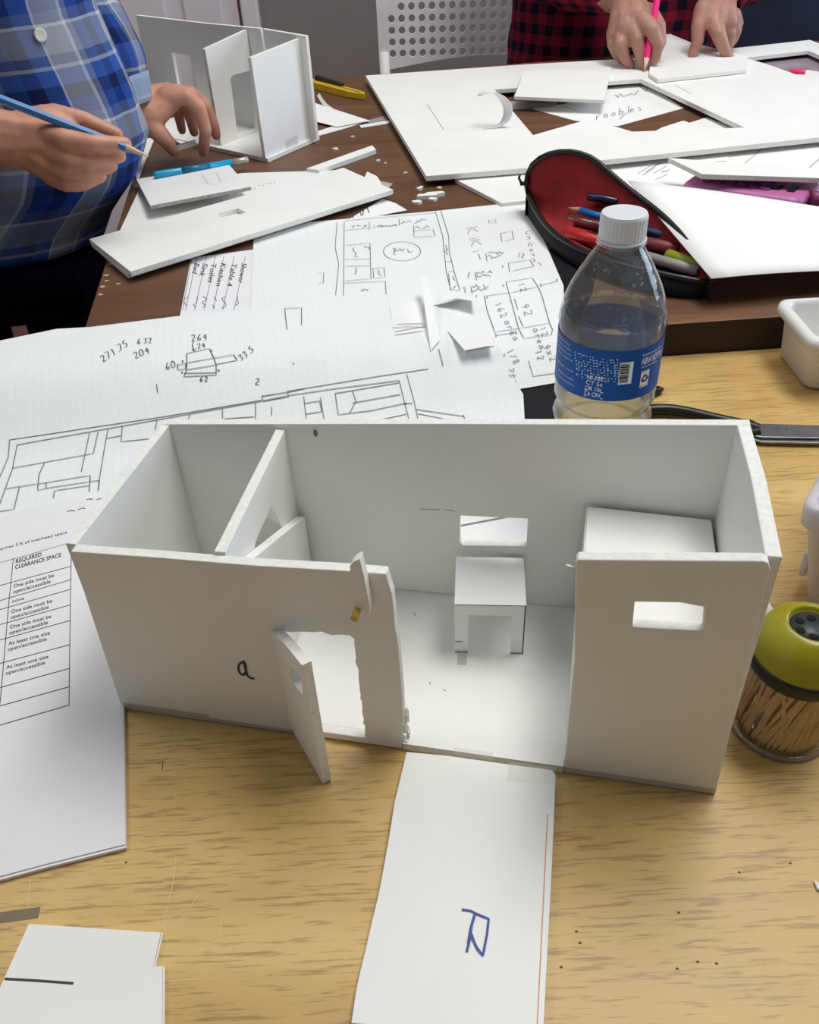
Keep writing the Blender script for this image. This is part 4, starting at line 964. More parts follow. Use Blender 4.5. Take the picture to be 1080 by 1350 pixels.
m = MB(); m.lathe(JC, [(.97, 6.73), (.97, 6.78), (.01, 6.79)], 40); m.build('dispenser_disc', plain('dark_grey_disc', (44, 52, 56), .45), lid)
m = MB(); ca = fa0 = math.atan2(-JC.y, -JC.x)
for k in range(6):
    a = ca + .3 + k * math.pi / 3; c = JC + Vector((.58 * math.cos(a), .58 * math.sin(a), 6.785)); m.lathe(c, [(.2, 0), (.2, .02), (.01, .021)], 14)
m.build('dispenser_hole', plain('hole_black', (6, 6, 6), .9), lid)
m = MB()   # half cover over the dispenser holes
o_ = [JC + Vector((1.1 * math.cos(a), 1.1 * math.sin(a), 7.03)) for a in [ca + .55 + k * .16 for k in range(13)]]
m.prism(o_, n=(0, 0, 1), thick=.25); m.build('rotating_cover', LID, lid, bevel=.06)
PICK = plain('toothpick_birch', (222, 190, 138), .6, .08, 60)
m = MB(); L_ = 6.4
m.tube([(0, 0, 0), (0, 0, .6), (0, 0, L_ - .6), (0, 0, L_)], [.02, .095, .095, .02], 8)
pk0 = m.build('toothpick', PICK, None, origin=(0, 0, 0)); r = random.Random(17)
NP = 95; 
for k in range(NP):
    a = k * 2.39996; rad = JR * (.93 if k < 60 else r.uniform(.2, .8)); rad -= .12
    if k < 60: a = ca + (k - 30) / 30 * 1.9 + r.uniform(-.03, .03)
    b = JC + Vector((rad * math.cos(a), rad * math.sin(a), .2))
    # lean sideways along the wall, all roughly the same way
    a2 = a + r.uniform(.25, .75) + (.25 if k % 7 == 0 else 0) * r.choice((-3, 1)); rad2 = min(JR - .16, rad + r.uniform(-.25, .05))
    zt2 = r.uniform(4.7, 5.1)
    e = JC + Vector((rad2 * math.cos(a2), rad2 * math.sin(a2), zt2))
    o = pk0 if k == 0 else pk0.copy()
    if k: COL.objects.link(o)
    d = (e - b); d.normalize()
    o.scale = (1, 1, min(1, (e - b).length / L_))
    o.rotation_mode = 'QUATERNION'; o.rotation_quaternion = d.to_track_quat('Z', 'Y'); o.location = W(b)
    tag(o, 'wooden toothpick inside the clear jar with olive yellow lid', 'toothpick', 'toothpicks in the jar')
# small fillers beside it
board('paper_scrap', [(1000, 800), (1014, 793), (1026, 812), (1010, 818), (1000, 818)], .12, .1, label='small white card scrap on oak behind the toothpick jar', cat='scrap')
board('foam_crumb', [(1073, 1160), (1080, 1163), (1090, 1176), (1078, 1172)], .15, .12, label='white foam crumb on the oak table at right edge', cat='crumb', mats=[CORE, CORE])

# =================== scissors
scz = .55
sci = empty('scissors', onz(985, 568, 0), 'black handled scissors on the oak table behind box model', 'scissors')
bl = [onz(*q, .62) for q in ((985, 559), (1010, 558.5), (1080, 560.5), (1250, 568), (1255, 572), (1080, 577), (1005, 576), (985, 572))]
STEEL = plain('brushed_steel', (150, 150, 154), .32, .05, 120, metal=.9)
m = MB(); m.prism(bl, n=(0, 0, 1), thick=.16); b1 = m.build('blade', STEEL, sci, bevel=.03)
m = MB(); ptext(m, 'universal', (1058, 565), (1019, 561), 7, flat(.62), up=(.0, 1), lift=.012); m.build('blade_text', plain('etched_grey', (84, 86, 92), .5), b1, fixn=False)
bl = [onz(*q, .42) for q in ((985, 566), (1010, 574), (1080, 578), (1250, 574), (1255, 580), (1080, 583.5), (1005, 582), (985, 577))]
m = MB(); m.prism(bl, n=(0, 0, 1), thick=.16); m.build('blade', STEEL, sci, bevel=.03)
def loop(name, pts, rads):
    m = MB(); m.tube([onz(x, y, .55) for x, y in smoothpl(pts, 2)], rads, 10); o = m.build(name, BLACKP, sci); return o
loop('handle', [(1000, 566), (985, 561), (960, 556), (930, 549), (900, 542), (875, 539), (850, 541), (838, 552), (846, 566), (880, 572), (930, 571), (970, 570)], .42)
loop('handle', [(1000, 570), (980, 573), (950, 577), (915, 590), (880, 606), (850, 606), (846, 594), (870, 584), (920, 576), (960, 572)], .42)
m = MB(); c = onz(985, 566, .3); m.lathe(c, [(.01, 0), (.7, 0), (.7, .35), (.6, .5), (.01, .55)], 20); m.build('pivot', BLACKP, sci)
# black clip tip seen right of the label, on the same table
m = MB(); m.tube([onz(848, 524, .3), onz(868, 514, .35), onz(874, 513, .3)], [.3, .35, .15], 8); m.build('pen', BLACKP, None, 'small black pen tip poking out right of the water bottle', 'pen')

# =================== white tray, right
TX0, TX1, TY0, TY1 = 31.2, 51, 56.4, 62.6
tray = empty('plastic_tray', ((TX0 + TX1) / 2, (TY0 + TY1) / 2, 0), 'white plastic tray with rolled rim against the thick far table edge', 'tray')
def rr(x0, x1, y0, y1, rd, z, n=6):
    out = []
    for cx_, cy_, a0 in ((x1 - rd, y1 - rd, 0), (x0 + rd, y1 - rd, 90), (x0 + rd, y0 + rd, 180), (x1 - rd, y0 + rd, 270)):
        for k in range(n + 1):
            a = math.radians(a0 + 90 * k / n); out.append(Vector((cx_ + rd * math.cos(a), cy_ + rd * math.sin(a), z)))
    return out
tz_ = onz(1029, 396, 0)
m = MB(); HT = 4.6
ri = []
for ins, z in ((1.0, .02), (.3, .02), (.0, .3), (-.35, HT - .9), (-.4, HT - .75), (-.95, HT - .7), (-1.05, HT - .5), (-.95, HT), (-.6, HT + .05), (-.2, HT - .05), (.0, HT - .4), (.35, .6), (.7, .35), (2.2, .33)):
    ri.append(rr(TX0 + ins, TX1 - ins, TY0 + ins, TY1 - ins * .55, max(.3, .9 - ins * .3), z))
m.loft(ri, True, True, 0, True); m.build('tray_body', WHITEP, tray)

# =================== clear white box at the right edge
cb = onz(1060, 797, 0)
CX, CY = cb.x, cb.y
ctb = empty('plastic_box', (CX + 6, CY + 6, 0), 'cloudy white plastic box with side clips, cut by right photo edge', 'box')
CLD = clear_plastic('cloudy_box_plastic', (232, 228, 232), .25, .05, 1.45, .72, (218, 214, 218))
m = MB(); ri = []
BR = Matrix.Rotation(math.radians(-38), 3, 'Z')
def brt(p): q = BR @ Vector((p.x - CX, p.y - CY, p.z)); return Vector((CX + q.x, CY + q.y, q.z))
for ins, z in ((.3, .02), (.0, .25), (-1.1, 6.0), (-1.4, 6.1), (-1.5, 7.4), (-1.3, 7.5), (-1.0, 7.4), (.1, .5), (.6, .4)):
    ri.append([brt(p) for p in rr(CX + ins, CX + 11 - ins, CY + ins, CY + 9 - ins, .7, z)])
m.loft(ri, True, True, 0, True); m.build('box_body', CLD, ctb)
for y, z in ((1.6, 2.0), (6.6, 3.6)):
    m = MB(); m.box(brt(Vector((CX - .35 - z * .18, CY + y, z))), (.4, 1.5, 1.7), BR); m.build('side_clip', CLD, ctb, bevel=.12)

# =================== pencil pouch
zq5 = lambda x, y: (680 + x / 4.154, 190 + y / 4.154)
NS = 26
def curve(pts, n):
    pts = [Vector(p) for p in pts]
    pts = smoothpl(pts, 2); d = [0]
    for a, b in zip(pts, pts[1:]): d.append(d[-1] + (b - a).length)
    out = []
    for k in range(n):
        s = d[-1] * k / (n - 1); i = 0
        while i < len(d) - 2 and d[i + 1] < s: i += 1
        t = (s - d[i]) / max(1e-6, d[i + 1] - d[i]); out.append(pts[i].lerp(pts[i + 1], t))
    return out
# (photo x, photo y, height)
upl = [(694, 243, 5.4), (696, 226, 6.4), (704, 214, 7.6), (722, 202.5, 8.6), (752, 198.5, 9.0), (782, 207.5, 8.6), (802, 226, 7.6), (834, 253, 6.4), (870, 280, 5.6), (897, 307, 5.0), (921, 340, 4.4), (940, 370, 4.0)]
lol = [(694, 243, 5.4), (697, 258, 4.9), (704, 274, 4.3), (722, 301, 3.9 + .3), (750, 322, 4.2), (790, 340, 4.3), (830, 352, 4.4), (870, 361, 4.4), (905, 368, 4.3), (930, 372, 4.1), (940, 372, 4.0)]
up3 = [onz(p.x, p.y, R0 + p.z - 2.0) for p in curve(upl, NS)]
lo3 = [onz(p.x, p.y, R0 + p.z - 2.6) for p in curve(lol, NS)]
pouch = empty('pencil_pouch', onz(800, 330, R0), 'black zip pencil pouch with red lining lying open behind water bottle', 'pencil pouch')
inn = MB(); rows = []
outf = MB(); rowf = []; outb = MB(); rowb = []
for i in range(NS):
    t = i / (NS - 1); a, b = up3[i], lo3[i]; mid = (a + b) / 2; k = math.sin(math.pi * min(1, max(0, t))) ** .6
    fl = Vector((mid.x, mid.y, R0 + .35 + (1 - k) * max(0, min(a.z, b.z) - R0 - .6)))
    A = Vector((a.x, a.y, 0)); Bv = Vector((b.x, b.y, 0)); dv = (Bv - A)
    row = []
    for s in range(11):
        s_ = s / 10
        base_ = a.lerp(b, s_); sag = math.sin(math.pi * s_) ** .7
        z = base_.z * (1 - sag) + fl.z * sag
        row.append(Vector((base_.x, base_.y, min(z, base_.z))))
    rows.append(row)
    dn = dv.normalized() if dv.length > .3 else Vector((.2, -1, 0)).normalized()
    rowf.append([b, b + dn * .5 * k + Vector((0, 0, -.35 * (b.z - R0))), b + dn * .7 * k + Vector((0, 0, -.7 * (b.z - R0))), Vector((b.x + dn.x * .2 * k, b.y + dn.y * .2 * k, R0 + .03))])
    rowb.append([a, a - dn * .6 * k + Vector((0, 0, -.35 * (a.z - R0))), a - dn * .9 * k + Vector((0, 0, -.7 * (a.z - R0))), Vector((a.x - dn.x * .3 * k, a.y - dn.y * .3 * k, R0 + .03))])
inn.loft(rows, False, False, 0, True); inn.build('red_lining', REDF, pouch, fixn=False, label='red lining')
outf.loft(rowf, False, False, 0, True); outf.build('front_panel', BLACKF, pouch, fixn=False)
outb.loft(rowb, False, False, 0, True); outb.build('back_panel', BLACKF, pouch, fixn=False)
m = MB(); m.tube(up3, .28, 8); m.tube(lo3, .28, 8); m.build('zipper_rim', BLACKP, pouch)
zt9 = up3[0]
m = MB(); m.box(zt9 + Vector((-.3, 0, .1)), (.7, .4, .3)); m.tube([zt9 + Vector((-.5, 0, .1)), zt9 + Vector((-.8, -.1, .7)), zt9 + Vector((-.7, 0, 1.0))], .14, 6); m.build('zipper_pull', BLACKP, pouch)
# black inner pocket lying on the lining
m = MB(); pk = []
for i in range(7, NS - 1):
    k0 = 3.2 + 1.4 * (1 - min(1, (i - 7) / 4)); row = []
    for q in range(7):
        f = k0 + (7.2 - k0) * q / 6; j = int(f); g_ = f - j
        row.append(rows[i][j].lerp(rows[i][j + 1], g_) + Vector((0, 0, .22)))
    pk.append(row)
m.loft(pk, False, False, 0, True); m.build('inner_pocket', BLACKF, pouch, fixn=False)
def pen(name, pa, pb, za_, zb2, rad, mat, label, cat, tip=None, n=10, tipmat=None):
    a, b = onz(*pa, R0 + za_ + .9), onz(*pb, R0 + zb2 + .9); d = (b - a).normalized()
    o = MB()
    if tip: o.tube([a + d * tip, b], rad, n)
    else: o.tube([a, a + d * .1, b - d * .1, b], [rad * .8, rad, rad, rad * .8], n)
    ob = o.build(name, mat, None, label, cat, 'pens in the pencil pouch')
    if tip:
        t_ = MB(); t_.tube([a, a + d * tip], [.06, rad], n); t_.build('tip', tipmat or PICK, ob)
    return ob
BLUEP = plain('blue_pencil_paint', (24, 104, 176), .4); REDP = plain('red_plastic', (190, 28, 26), .4); DKRED = plain('dull_red_plastic', (118, 34, 36), .5); LIME = plain('lime_highlighter', (140, 156, 32), .45)
pen('pencil', (750, 274), (812, 291), 1.9, 1.7, .38, BLUEP, 'blue pencil with bare wood tip in the red lined pouch', 'pencil', 1.3, 6, plain('sharpened_wood', (178, 128, 100), .7))
pen('marker', (748, 306), (806, 324), 1.5, 1.2, .55, REDP, 'bright red marker lying in front inside the red lined pouch', 'marker')
pen('marker', (758, 292), (812, 305), 1.3, 1.0, .5, DKRED, 'dull red pen between the blue pencil and bright red marker', 'pen')
pen('marker', (838, 318), (895, 331), .8, .8, .65, DKRED, 'dull red marker right of the bottle cap inside the pouch', 'marker')
pen('marker', (880, 336), (928, 352), .7, .9, .55, LIME, 'lime green highlighter in the pouch right of bottle', 'highlighter')
pen('pen', (850, 338), (922, 358), .4, .7, .5, plain('grey_pen', (150, 150, 150), .4), 'grey white pen under the lime highlighter in the pouch', 'pen')
pen('pen', (835, 299), (895, 317), 1.2, 1.0, .45, plain('navy_pen', (18, 40, 78), .4), 'dark navy pen above the dull red marker in the pouch', 'pen')
pen('pen', (775, 259), (815, 266), 2.6, 2.4, .4, plain('navy_pen_gloss', (20, 26, 56), .25), 'navy pen at the back of the red lined pouch', 'pen')
pen('pen', (748, 284), (800, 300), 1.6, 1.4, .3, clear_plastic('clear_pen', (220, 216, 214), .1, .12), 'clear pen with metal clip beside the blue pencil', 'pen')
# white sheet lying over the pouch
zc4 = [onz(828, 238, R0 + 3.9), onz(938, 367, R0 + 2.6), onz(1300, 352, R0 + 1.0), onz(1300, 308, R0 + .7)]
m = MB(); rows = []
for i in range(15):
    t = i / 14; row = []
    for j in range(11):
        s = j / 10; a = zc4[0].lerp(zc4[1], s); b = zc4[3].lerp(zc4[2], s); p = a.lerp(b, t)
        row.append(p + Vector((0, 0, .5 * math.sin(math.pi * t) * (1 - t))))
    rows.append(row)
m.loft(rows, False, False, 0, True); ws = m.build('white_sheet', PAPERW, None, 'large white card sheet lying over the right part of the pouch', 'paper', fixn=False)
sm = ws.modifiers.new('Solid', 'SOLIDIFY'); sm.thickness = .0005; sm.offset = -1

# =================== pink calculator
ca_ = onz(894, 259, R0 + .1); cb_ = onz(1064, 289, R0 + .1); cd_ = (cb_ - ca_); cl = cd_.length; cd_.normalize(); cn = Vector((-cd_.y, cd_.x, 0))
calc = empty('calculator', (ca_ + cb_) / 2 + cn * 3.6, 'pink calculator under the resting white board', 'calculator')
PINK = plain('pink_plastic', (186, 106, 162), .4, .05, 20)
CH = 1.7
def cal(u, v, z): return ca_ + cd_ * u + cn * v + Vector((0, 0, z))
m = MB(); ri = []
for ins, z in ((.5, .0), (.15, .25), (.0, .8), (.0, 1.3), (.25, 1.65), (.7, 1.72)):
    pts = rr(ins, cl * .93 - ins, ins, 7.4 - ins, 1.1, 0); ri.append([cal(p.x, p.y, z - (.0 if p.x > cl * .4 else .35 * (1 - p.x / (cl * .4))) * (z > 1)) for p in pts])
m.loft(ri, True, True, 0, True); cbod = m.build('body', PINK, calc)
for u0, u1 in ((cl * .62, cl * .72), (cl * .77, cl * .83)):
    m = MB(); m.prism([cal(u0, 2.0, 1.76), cal(u1, 2.0, 1.76), cal(u1, 6.6, 1.76), cal(u0, 6.6, 1.76)], n=(0, 0, 1), thick=.06); m.build('display', plain('dark_display', (30, 28, 36), .25), calc)
m = MB()
for i in range(6):
    for j in range(4): m.prism([cal(cl * .14 + i * 1.25 + a, 1.4 + j * 1.3 + b, 1.8) for a, b in ((0, 0), (.8, 0), (.8, .9), (0, .9))], n=(0, 0, 1), thick=.3)
m.build('keypad', plain('mauve_keys', (140, 66, 124), .5), calc)
m = MB(); m.tube([cal(cl * .93, 3, .9), cal(cl * 1.03, 4.0, .8)], [1.0, .8], 10); m.build('cover_tab', plain('deep_pink_cover', (128, 44, 92), .45), calc)

# =================== yellow cutter
ka = onz(398, 107, R0 + .5); kb = onz(482, 128, R0 + .5); kd = (kb - ka); kl = kd.length; kd.normalize(); kn = Vector((-kd.y, kd.x, 0))
kt = empty('utility_cutter', (ka + kb) / 2 - Vector((0, 0, .5)), 'yellow snap blade cutter with black slider behind the far house model', 'cutter')
def kk(u, v, z): return ka + kd * u + kn * v + Vector((0, 0, z))
YEL = plain('yellow_plastic', (214, 176, 34), .4, .05, 30)
m = MB(); m.prism([kk(0, -.9, .55), kk(kl * .8, -.9, .55), kk(kl, -.2, .55), kk(kl * .96, .5, .55), kk(kl * .8, .9, .55), kk(0, .9, .55)], n=(0, 0, 1), thick=1.0); m.build('handle', YEL, kt, bevel=.15)
m = MB(); m.prism([kk(kl * .2, .25, 1.25), kk(kl * .62, .25, 1.0), kk(kl * .62, .95, 1.0), kk(kl * .2, .95, 1.25)], n=(0, 0, 1), thick=.9); m.build('slider', BLACKP, kt, bevel=.1)
m = MB(); m.prism([kk(kl * .5, .0, .6), kk(kl * .93, -.25, .6), kk(kl * .93, .1, .6), kk(kl * .5, .25, .6)], n=(0, 0, 1), thick=.06); m.build('blade_channel', plain('cutter_channel', (150, 118, 20), .5), kt)

# =================== pencils by the left person
CYAN = plain('cyan_pen_plastic', (20, 160, 206), .3, .05, 30)
a, b = onz(203, 231, R0 + 1.6), onz(327, 211, R0 + 1.2); d = (b - a)
m = MB(); m.tube([a, a + d * .02, a + d * .82], [.3, .42, .42], 10); cpn = m.build('pen', CYAN, None, 'cyan pen with silver end beside the small leaning board', 'pen')
m = MB(); m.tube([a + d * .28, a + d * .58], [.44, .44], 10); m.build('grip', plain('deep_teal', (10, 104, 144), .4), cpn, label='dark teal grip')
m = MB(); m.tube([a + d * .82, a + d * .99, a + d], [.44, .44, .36], 10); m.build('end_cap', plain('silver_grey', (186, 180, 168), .35, metal=.4), cpn, label='silver end cap')

# =================== perforated chair behind the far table
CY0 = 203.0
chx = empty('perforated_chair', (13, CY0 + 22, -75), 'white plastic chair with round perforations behind the far table', 'chair')
Cp = lambda x, y: onpl(x, y, (0, CY0, 0), (0, 1, .0))
holes = []; hcols = 13
h00 = Cp(529, 8.8); hdx = (Cp(678, 4) - Cp(529, 8.8)) / 11; dzc = (Cp(518, 70.5) - Cp(516, 24.5)) / 3
for rI in range(-4, 5):
    for cI in range(-1, 19):
        if rI < 0 and (cI < 1 + (-rI) * .3 or cI > 17): pass
        c = h00 + hdx * cI + dzc * rI
        if rI == 0 and cI == -1: continue
        holes.append([c + Vector((0.72 * math.cos(a), 0, .76 * math.sin(a))) for a in [k * math.pi / 5 for k in range(10)]])
xl = Cp(498, 40).x; xr_ = h00.x + hdx.x * 18.6; ztop = h00.z + 9.5; zbot = Cp(500, 97).z
ol = [Vector((xl, CY0, zbot))]
for k in range(13):
    t = k / 12; ol.append(Vector((xl + .6 + (xr_ - xl - 1.2) * t, CY0, zbot + .4 + 2.1 * math.sin(math.pi * t))))
ol += [Vector((xr_, CY0, zbot)), Vector((xr_, CY0, ztop - 3)), Vector((xr_ - 1, CY0, ztop - .8)), Vector((xr_ - 3, CY0, ztop)), Vector((xl + 3, CY0, ztop)), Vector((xl + 1, CY0, ztop - .8)), Vector((xl, CY0, ztop - 3))]
CHW = plain('white_chair_plastic', (240, 238, 242), .45, .02, 20)
m = MB(); m.prism(ol, holes, (0, -1, 0), 1.0); bkc = m.build('backrest', CHW, chx, bevel=.12)
m = MB(); m.prism([Vector((xl + 1, CY0 - 2, zbot - 30)), Vector((xr_ - 1, CY0 - 2, zbot - 30)), Vector((xr_ - 1, CY0 + 40, zbot - 29)), Vector((xl + 1, CY0 + 40, zbot - 29))], n=(0, 0, 1), thick=3); m.build('seat', CHW, chx, bevel=.8)
for x in (xl + 1.2, xr_ - 1.2):
    m = MB(); m.tube([(x, CY0 + .6, zbot + 4), (x, CY0 + .8, zbot - 31)], 1.1, 10); m.build('back_post', CHW, chx)
    for y in (CY0 + 1, CY0 + 38):
        m = MB(); m.tube([(x, y, zbot - 31), (x, y, -74.9)], [1.5, 1.2], 10); m.build('leg', CHW, chx)

# dark padded seat back at the far right
nv = empty('padded_chair', (84, 214, -75), 'dark navy padded chair behind far table at the right', 'chair')
m = MB(); ri = []
for ins, y in ((2.2, 206), (.5, 206.6), (0, 208), (0, 211), (.6, 212.5), (2.4, 213)):
    ri.append([Vector((p.x, y, p.y)) for p in rr(72 + ins, 126 - ins, -32 + ins, 26 - ins, 5, 0)])
NVC = plain('navy_upholstery', (18, 28, 50), .8, .2, 15, bump=.2, bscale=400)
m.loft(ri, True, True, 0, True); m.build('backrest', NVC, nv)
m = MB(); m.box((99, 234, -36), (48, 42, 8)); m.build('seat', NVC, nv, bevel=1.5)
for x in (78, 120):
    for y in (215, 252):
        m = MB(); m.tube([(x, y, -40), (x, y, -74.9)], 1.3, 10); m.build('leg', LEGM, nv)
# =================== people
def rc(bm, p0, r0, p1, r1, sub=2):
    """round-ended tapered limb piece"""
    t = bmesh.new()
    for p, r_ in ((p0, r0), (p1, r1)):
        bmesh.ops.create_icosphere(t, subdivisions=sub, radius=r_, matrix=Matrix.Translation(p))
    g = bmesh.ops.convex_hull(t, input=t.verts[:])
    bmesh.ops.delete(t, geom=list({e for e in g['geom_interior'] + g['geom_unused'] if isinstance(e, bmesh.types.BMVert)}), context='VERTS')
    t.verts.index_update(); vs = [bm.verts.new(v.co) for v in t.verts]
    for f in t.faces:
        try: bm.faces.new([vs[v.index] for v in f.verts])
        except ValueError: pass
    t.free()
def chain(bm, pts):
    """pts: list of (Vector, radius)"""
    for (a, ra), (b, rb) in zip(pts, pts[1:]): rc(bm, Vector(a), ra, Vector(b), rb)
def body_mesh(name, bm, mat, parent, voxel=.24, smooth=4, dec=.5):
    org = ORG[parent.name]
    me = bpy.data.meshes.new(name)
    for v in bm.verts: v.co = (v.co - org) * .01
    bm.to_mesh(me); bm.free()
    ob = bpy.data.objects.new(name, me); COL.objects.link(ob)
    r_ = ob.modifiers.new('R', 'REMESH'); r_.mode = 'VOXEL'; r_.voxel_size = voxel * .01; r_.use_smooth_shade = True
    s_ = ob.modifiers.new('S', 'SMOOTH'); s_.factor = .5; s_.iterations = smooth
    if dec < 1:
        d_ = ob.modifiers.new('D', 'DECIMATE'); d_.ratio = dec
    dg = bpy.context.evaluated_depsgraph_get(); m2 = bpy.data.meshes.new_from_object(ob.evaluated_get(dg))
    bpy.data.objects.remove(ob); bpy.data.meshes.remove(me)
    m2.name = name; m2.materials.clear(); m2.materials.append(mat)
    for p in m2.polygons: p.use_smooth = True
    o = bpy.data.objects.new(name, m2); COL.objects.link(o); o.parent = parent; ORG[o.name] = org
    return o
def head(bm, c, fw, s=1.0):
    """skull, jaw, nose, ears, lips, eyes bumps; fw = facing direction (horizontal)"""
    c = Vector(c); f = Vector(fw).normalized(); sd = Vector((-f.y, f.x, 0)); up = Vector((0, 0, 1))
    rc(bm, c + up * 3 - f * 1, 8.2 * s, c + up * 3.5 + f * 1.5, 7.6 * s); rc(bm, c + f * 2, 6.6 * s, c - up * 6.5 + f * 4.0, 4.2 * s)
    rc(bm, c + f * 8.6 + up * .8, .9, c + f * 9.9 - up * 2.4, 1.25)
    for q in (-1, 1):
        rc(bm, c + sd * q * 7.6 - f * .5 + up * .5, 1.3, c + sd * q * 7.5 - f * .8 - up * 2.2, .9); rc(bm, c + f * 7.8 + sd * q * 3.1 + up * 1.2, 1.2, c + f * 8 + sd * q * 3.2 + up * 1.2, 1.1)
    rc(bm, c + f * 8 + sd * 1.6 - up * 5, .8, c + f * 8 - sd * 1.6 - up * 5, .8)
def hair_cap(parent, c, fw, long=0):
    c = Vector(c); f = Vector(fw).normalized(); m = MB(); rings = []
    for k in range(9):
        a = k / 8 * math.pi * .62; rr_ = 8.9 * math.sin(a) + .02; z = 8.9 * math.cos(a) + 3.6
        back = max(0, (a - 1.2)) * 2.0
        rings.append([c - f * (.6 + back) + Vector((rr_ * math.cos(t), rr_ * math.sin(t), z - (long * max(0, a - 1.2) if True else 0))) for t in [j * math.pi / 12 for j in range(24)]])
    m.loft(rings, True, True, 0, True); return m.build('hair', HAIR, parent)
def cloth_tube(m, pts, rads, n=28, ru=None, wr=.25, seed=0, ell=1.0, side=None):
    """sleeve / trouser leg with uv in cm; wr = wrinkle depth"""
    pts = [Vector(p) for p in pts]; L = 0; up = None; b0 = None
    for i, p in enumerate(pts):
        t = (pts[min(i + 1, len(pts) - 1)] - pts[max(i - 1, 0)]).normalized()
        if up is None:
            a = Vector((0, 1, 0)) if abs(t.y) < .8 else Vector((1, 0, 0)); up = (a - t * a.dot(t)).normalized()
        else: up = (up - t * up.dot(t)).normalized()
        sd = t.cross(up); L += (pts[i] - pts[i - 1]).length if i else 0
        for k in range(n + 1):
            a = 2 * math.pi * k / n
            w_ = wr * (noise.noise(Vector((math.cos(a) * 1.6 + seed, math.sin(a) * 1.6, L * .28))) + .5 * noise.noise(Vector((math.cos(a) * 3 + seed, math.sin(a) * 3, L * .7))))
            m.v.append(p + (up * math.cos(a) + sd * math.sin(a)) * (rads[i] + w_)); m.uv[len(m.v) - 1] = (a * rads[0], L)
        if i:
            b = len(m.v) - 2 * (n + 1)
            for k in range(n): m.f.append([b + k, b + k + 1, b + n + 1 + k + 1, b + n + 1 + k]); m.m.append(0); m.sm.append(True)
def interp(keys, n):
    """keys: (Vector, r) -> n evenly spaced"""
    out = []
    for k in range(n):
        t = k / (n - 1) * (len(keys) - 1); i = min(int(t), len(keys) - 2); f = t - i
        out.append((Vector(keys[i][0]).lerp(Vector(keys[i + 1][0]), f), keys[i][1] * (1 - f) + keys[i + 1][1] * f))
    return out
def torso_cloth(m, rings, n=56, wr=.35, seed=0, mi=0):
    """rings: (cx, cy, z, rx, ry, rot)"""
    b = len(m.v)
    for i, (cx_, cy_, z, rx, ry) in enumerate(rings):
        for k in range(n + 1):
            a = 2 * math.pi * k / n - math.pi / 2
            w_ = wr * (noise.noise(Vector((math.cos(a) * 2.2 + seed, math.sin(a) * 2.2, z * .12))) + .5 * noise.noise(Vector((math.cos(a) * 5 + seed, math.sin(a) * 5, z * .25))))
            m.v.append(Vector((cx_ + (rx + w_) * math.cos(a), cy_ + (ry + w_) * math.sin(a), z))); m.uv[len(m.v) - 1] = (a * (rx + ry) / 2, z)
        if i:
            q = len(m.v) - 2 * (n + 1)
            for k in range(n): m.f.append([q + k, q + k + 1, q + n + 1 + k + 1, q + n + 1 + k]); m.m.append(mi); m.sm.append(True)
def yv(x, y, Y): return ony(x, y, Y)

# ---- person at the left in the blue plaid shirt
p1 = empty('person', (-46, 106, -75), 'person in a blue and grey plaid shirt holding a blue pencil', 'person')
bm = bmesh.new()
TC = Vector((-45.5, 106, 0))
neck = Vector((-44, 108, 66)); hd = Vector((-42.5, 108, 78)); fw = Vector((1, .15, 0))
chain(bm, [(TC + Vector((-4, 0, -6)), 6.5), (TC + Vector((0, 0, 14)), 8), (TC + Vector((1, 1, 38)), 8.5), (neck + Vector((-1, 0, -8)), 6), (neck, 4.6), (hd, 5)])
head(bm, hd, fw)
# arms. right arm (nearer the camera), forearm comes in from the left edge
shR = Vector((-52, 92, 52)); elR = Vector((-58, 84, 19)); wrR = yv(28, 186, 88)
chain(bm, [(neck + Vector((-1, -3, -9)), 5), (shR, 4.8), (elR, 3.6), (elR.lerp(wrR, .35), 3.4), (wrR, 2.6)])
def P(x, y, Y): return yv(x, y, Y)
# right hand: palm, four fingers curled forward over the pencil, thumb behind it
chain(bm, [(wrR, 2.5), (P(62, 186, 88), 2.3), (P(82, 190, 87.6), 2.0)]); chain(bm, [(wrR, 2.3), (P(64, 208, 88), 2.3), (P(84, 220, 88), 1.9)]); chain(bm, [(wrR + Vector((0, .4, .6)), 2.1), (P(62, 165, 89), 1.9), (P(84, 176, 88.4), 1.6)])
chain(bm, [(P(64, 176, 86.9), 1.1), (P(86, 182, 85.8), .92), (P(122, 188, 86.1), .82), (P(165, 190, 87.2), .68)])
chain(bm, [(P(68, 200, 86.8), 1.1), (P(88, 208, 85.9), .9), (P(120, 212, 86.4), .78), (P(158, 206, 87.6), .66)])
chain(bm, [(P(66, 218, 87), 1.05), (P(86, 227, 86.3), .86), (P(114, 230, 86.9), .74), (P(147, 219, 88), .62)])
chain(bm, [(P(68, 233, 87.5), .95), (P(86, 243, 87.0), .78), (P(108, 244, 87.6), .68), (P(134, 233, 88.6), .56)])
chain(bm, [(P(48, 160, 89.3), 1.4), (P(72, 151, 89.6), 1.05), (P(110, 158, 89.4), .86), (P(154, 177, 89), .68)])
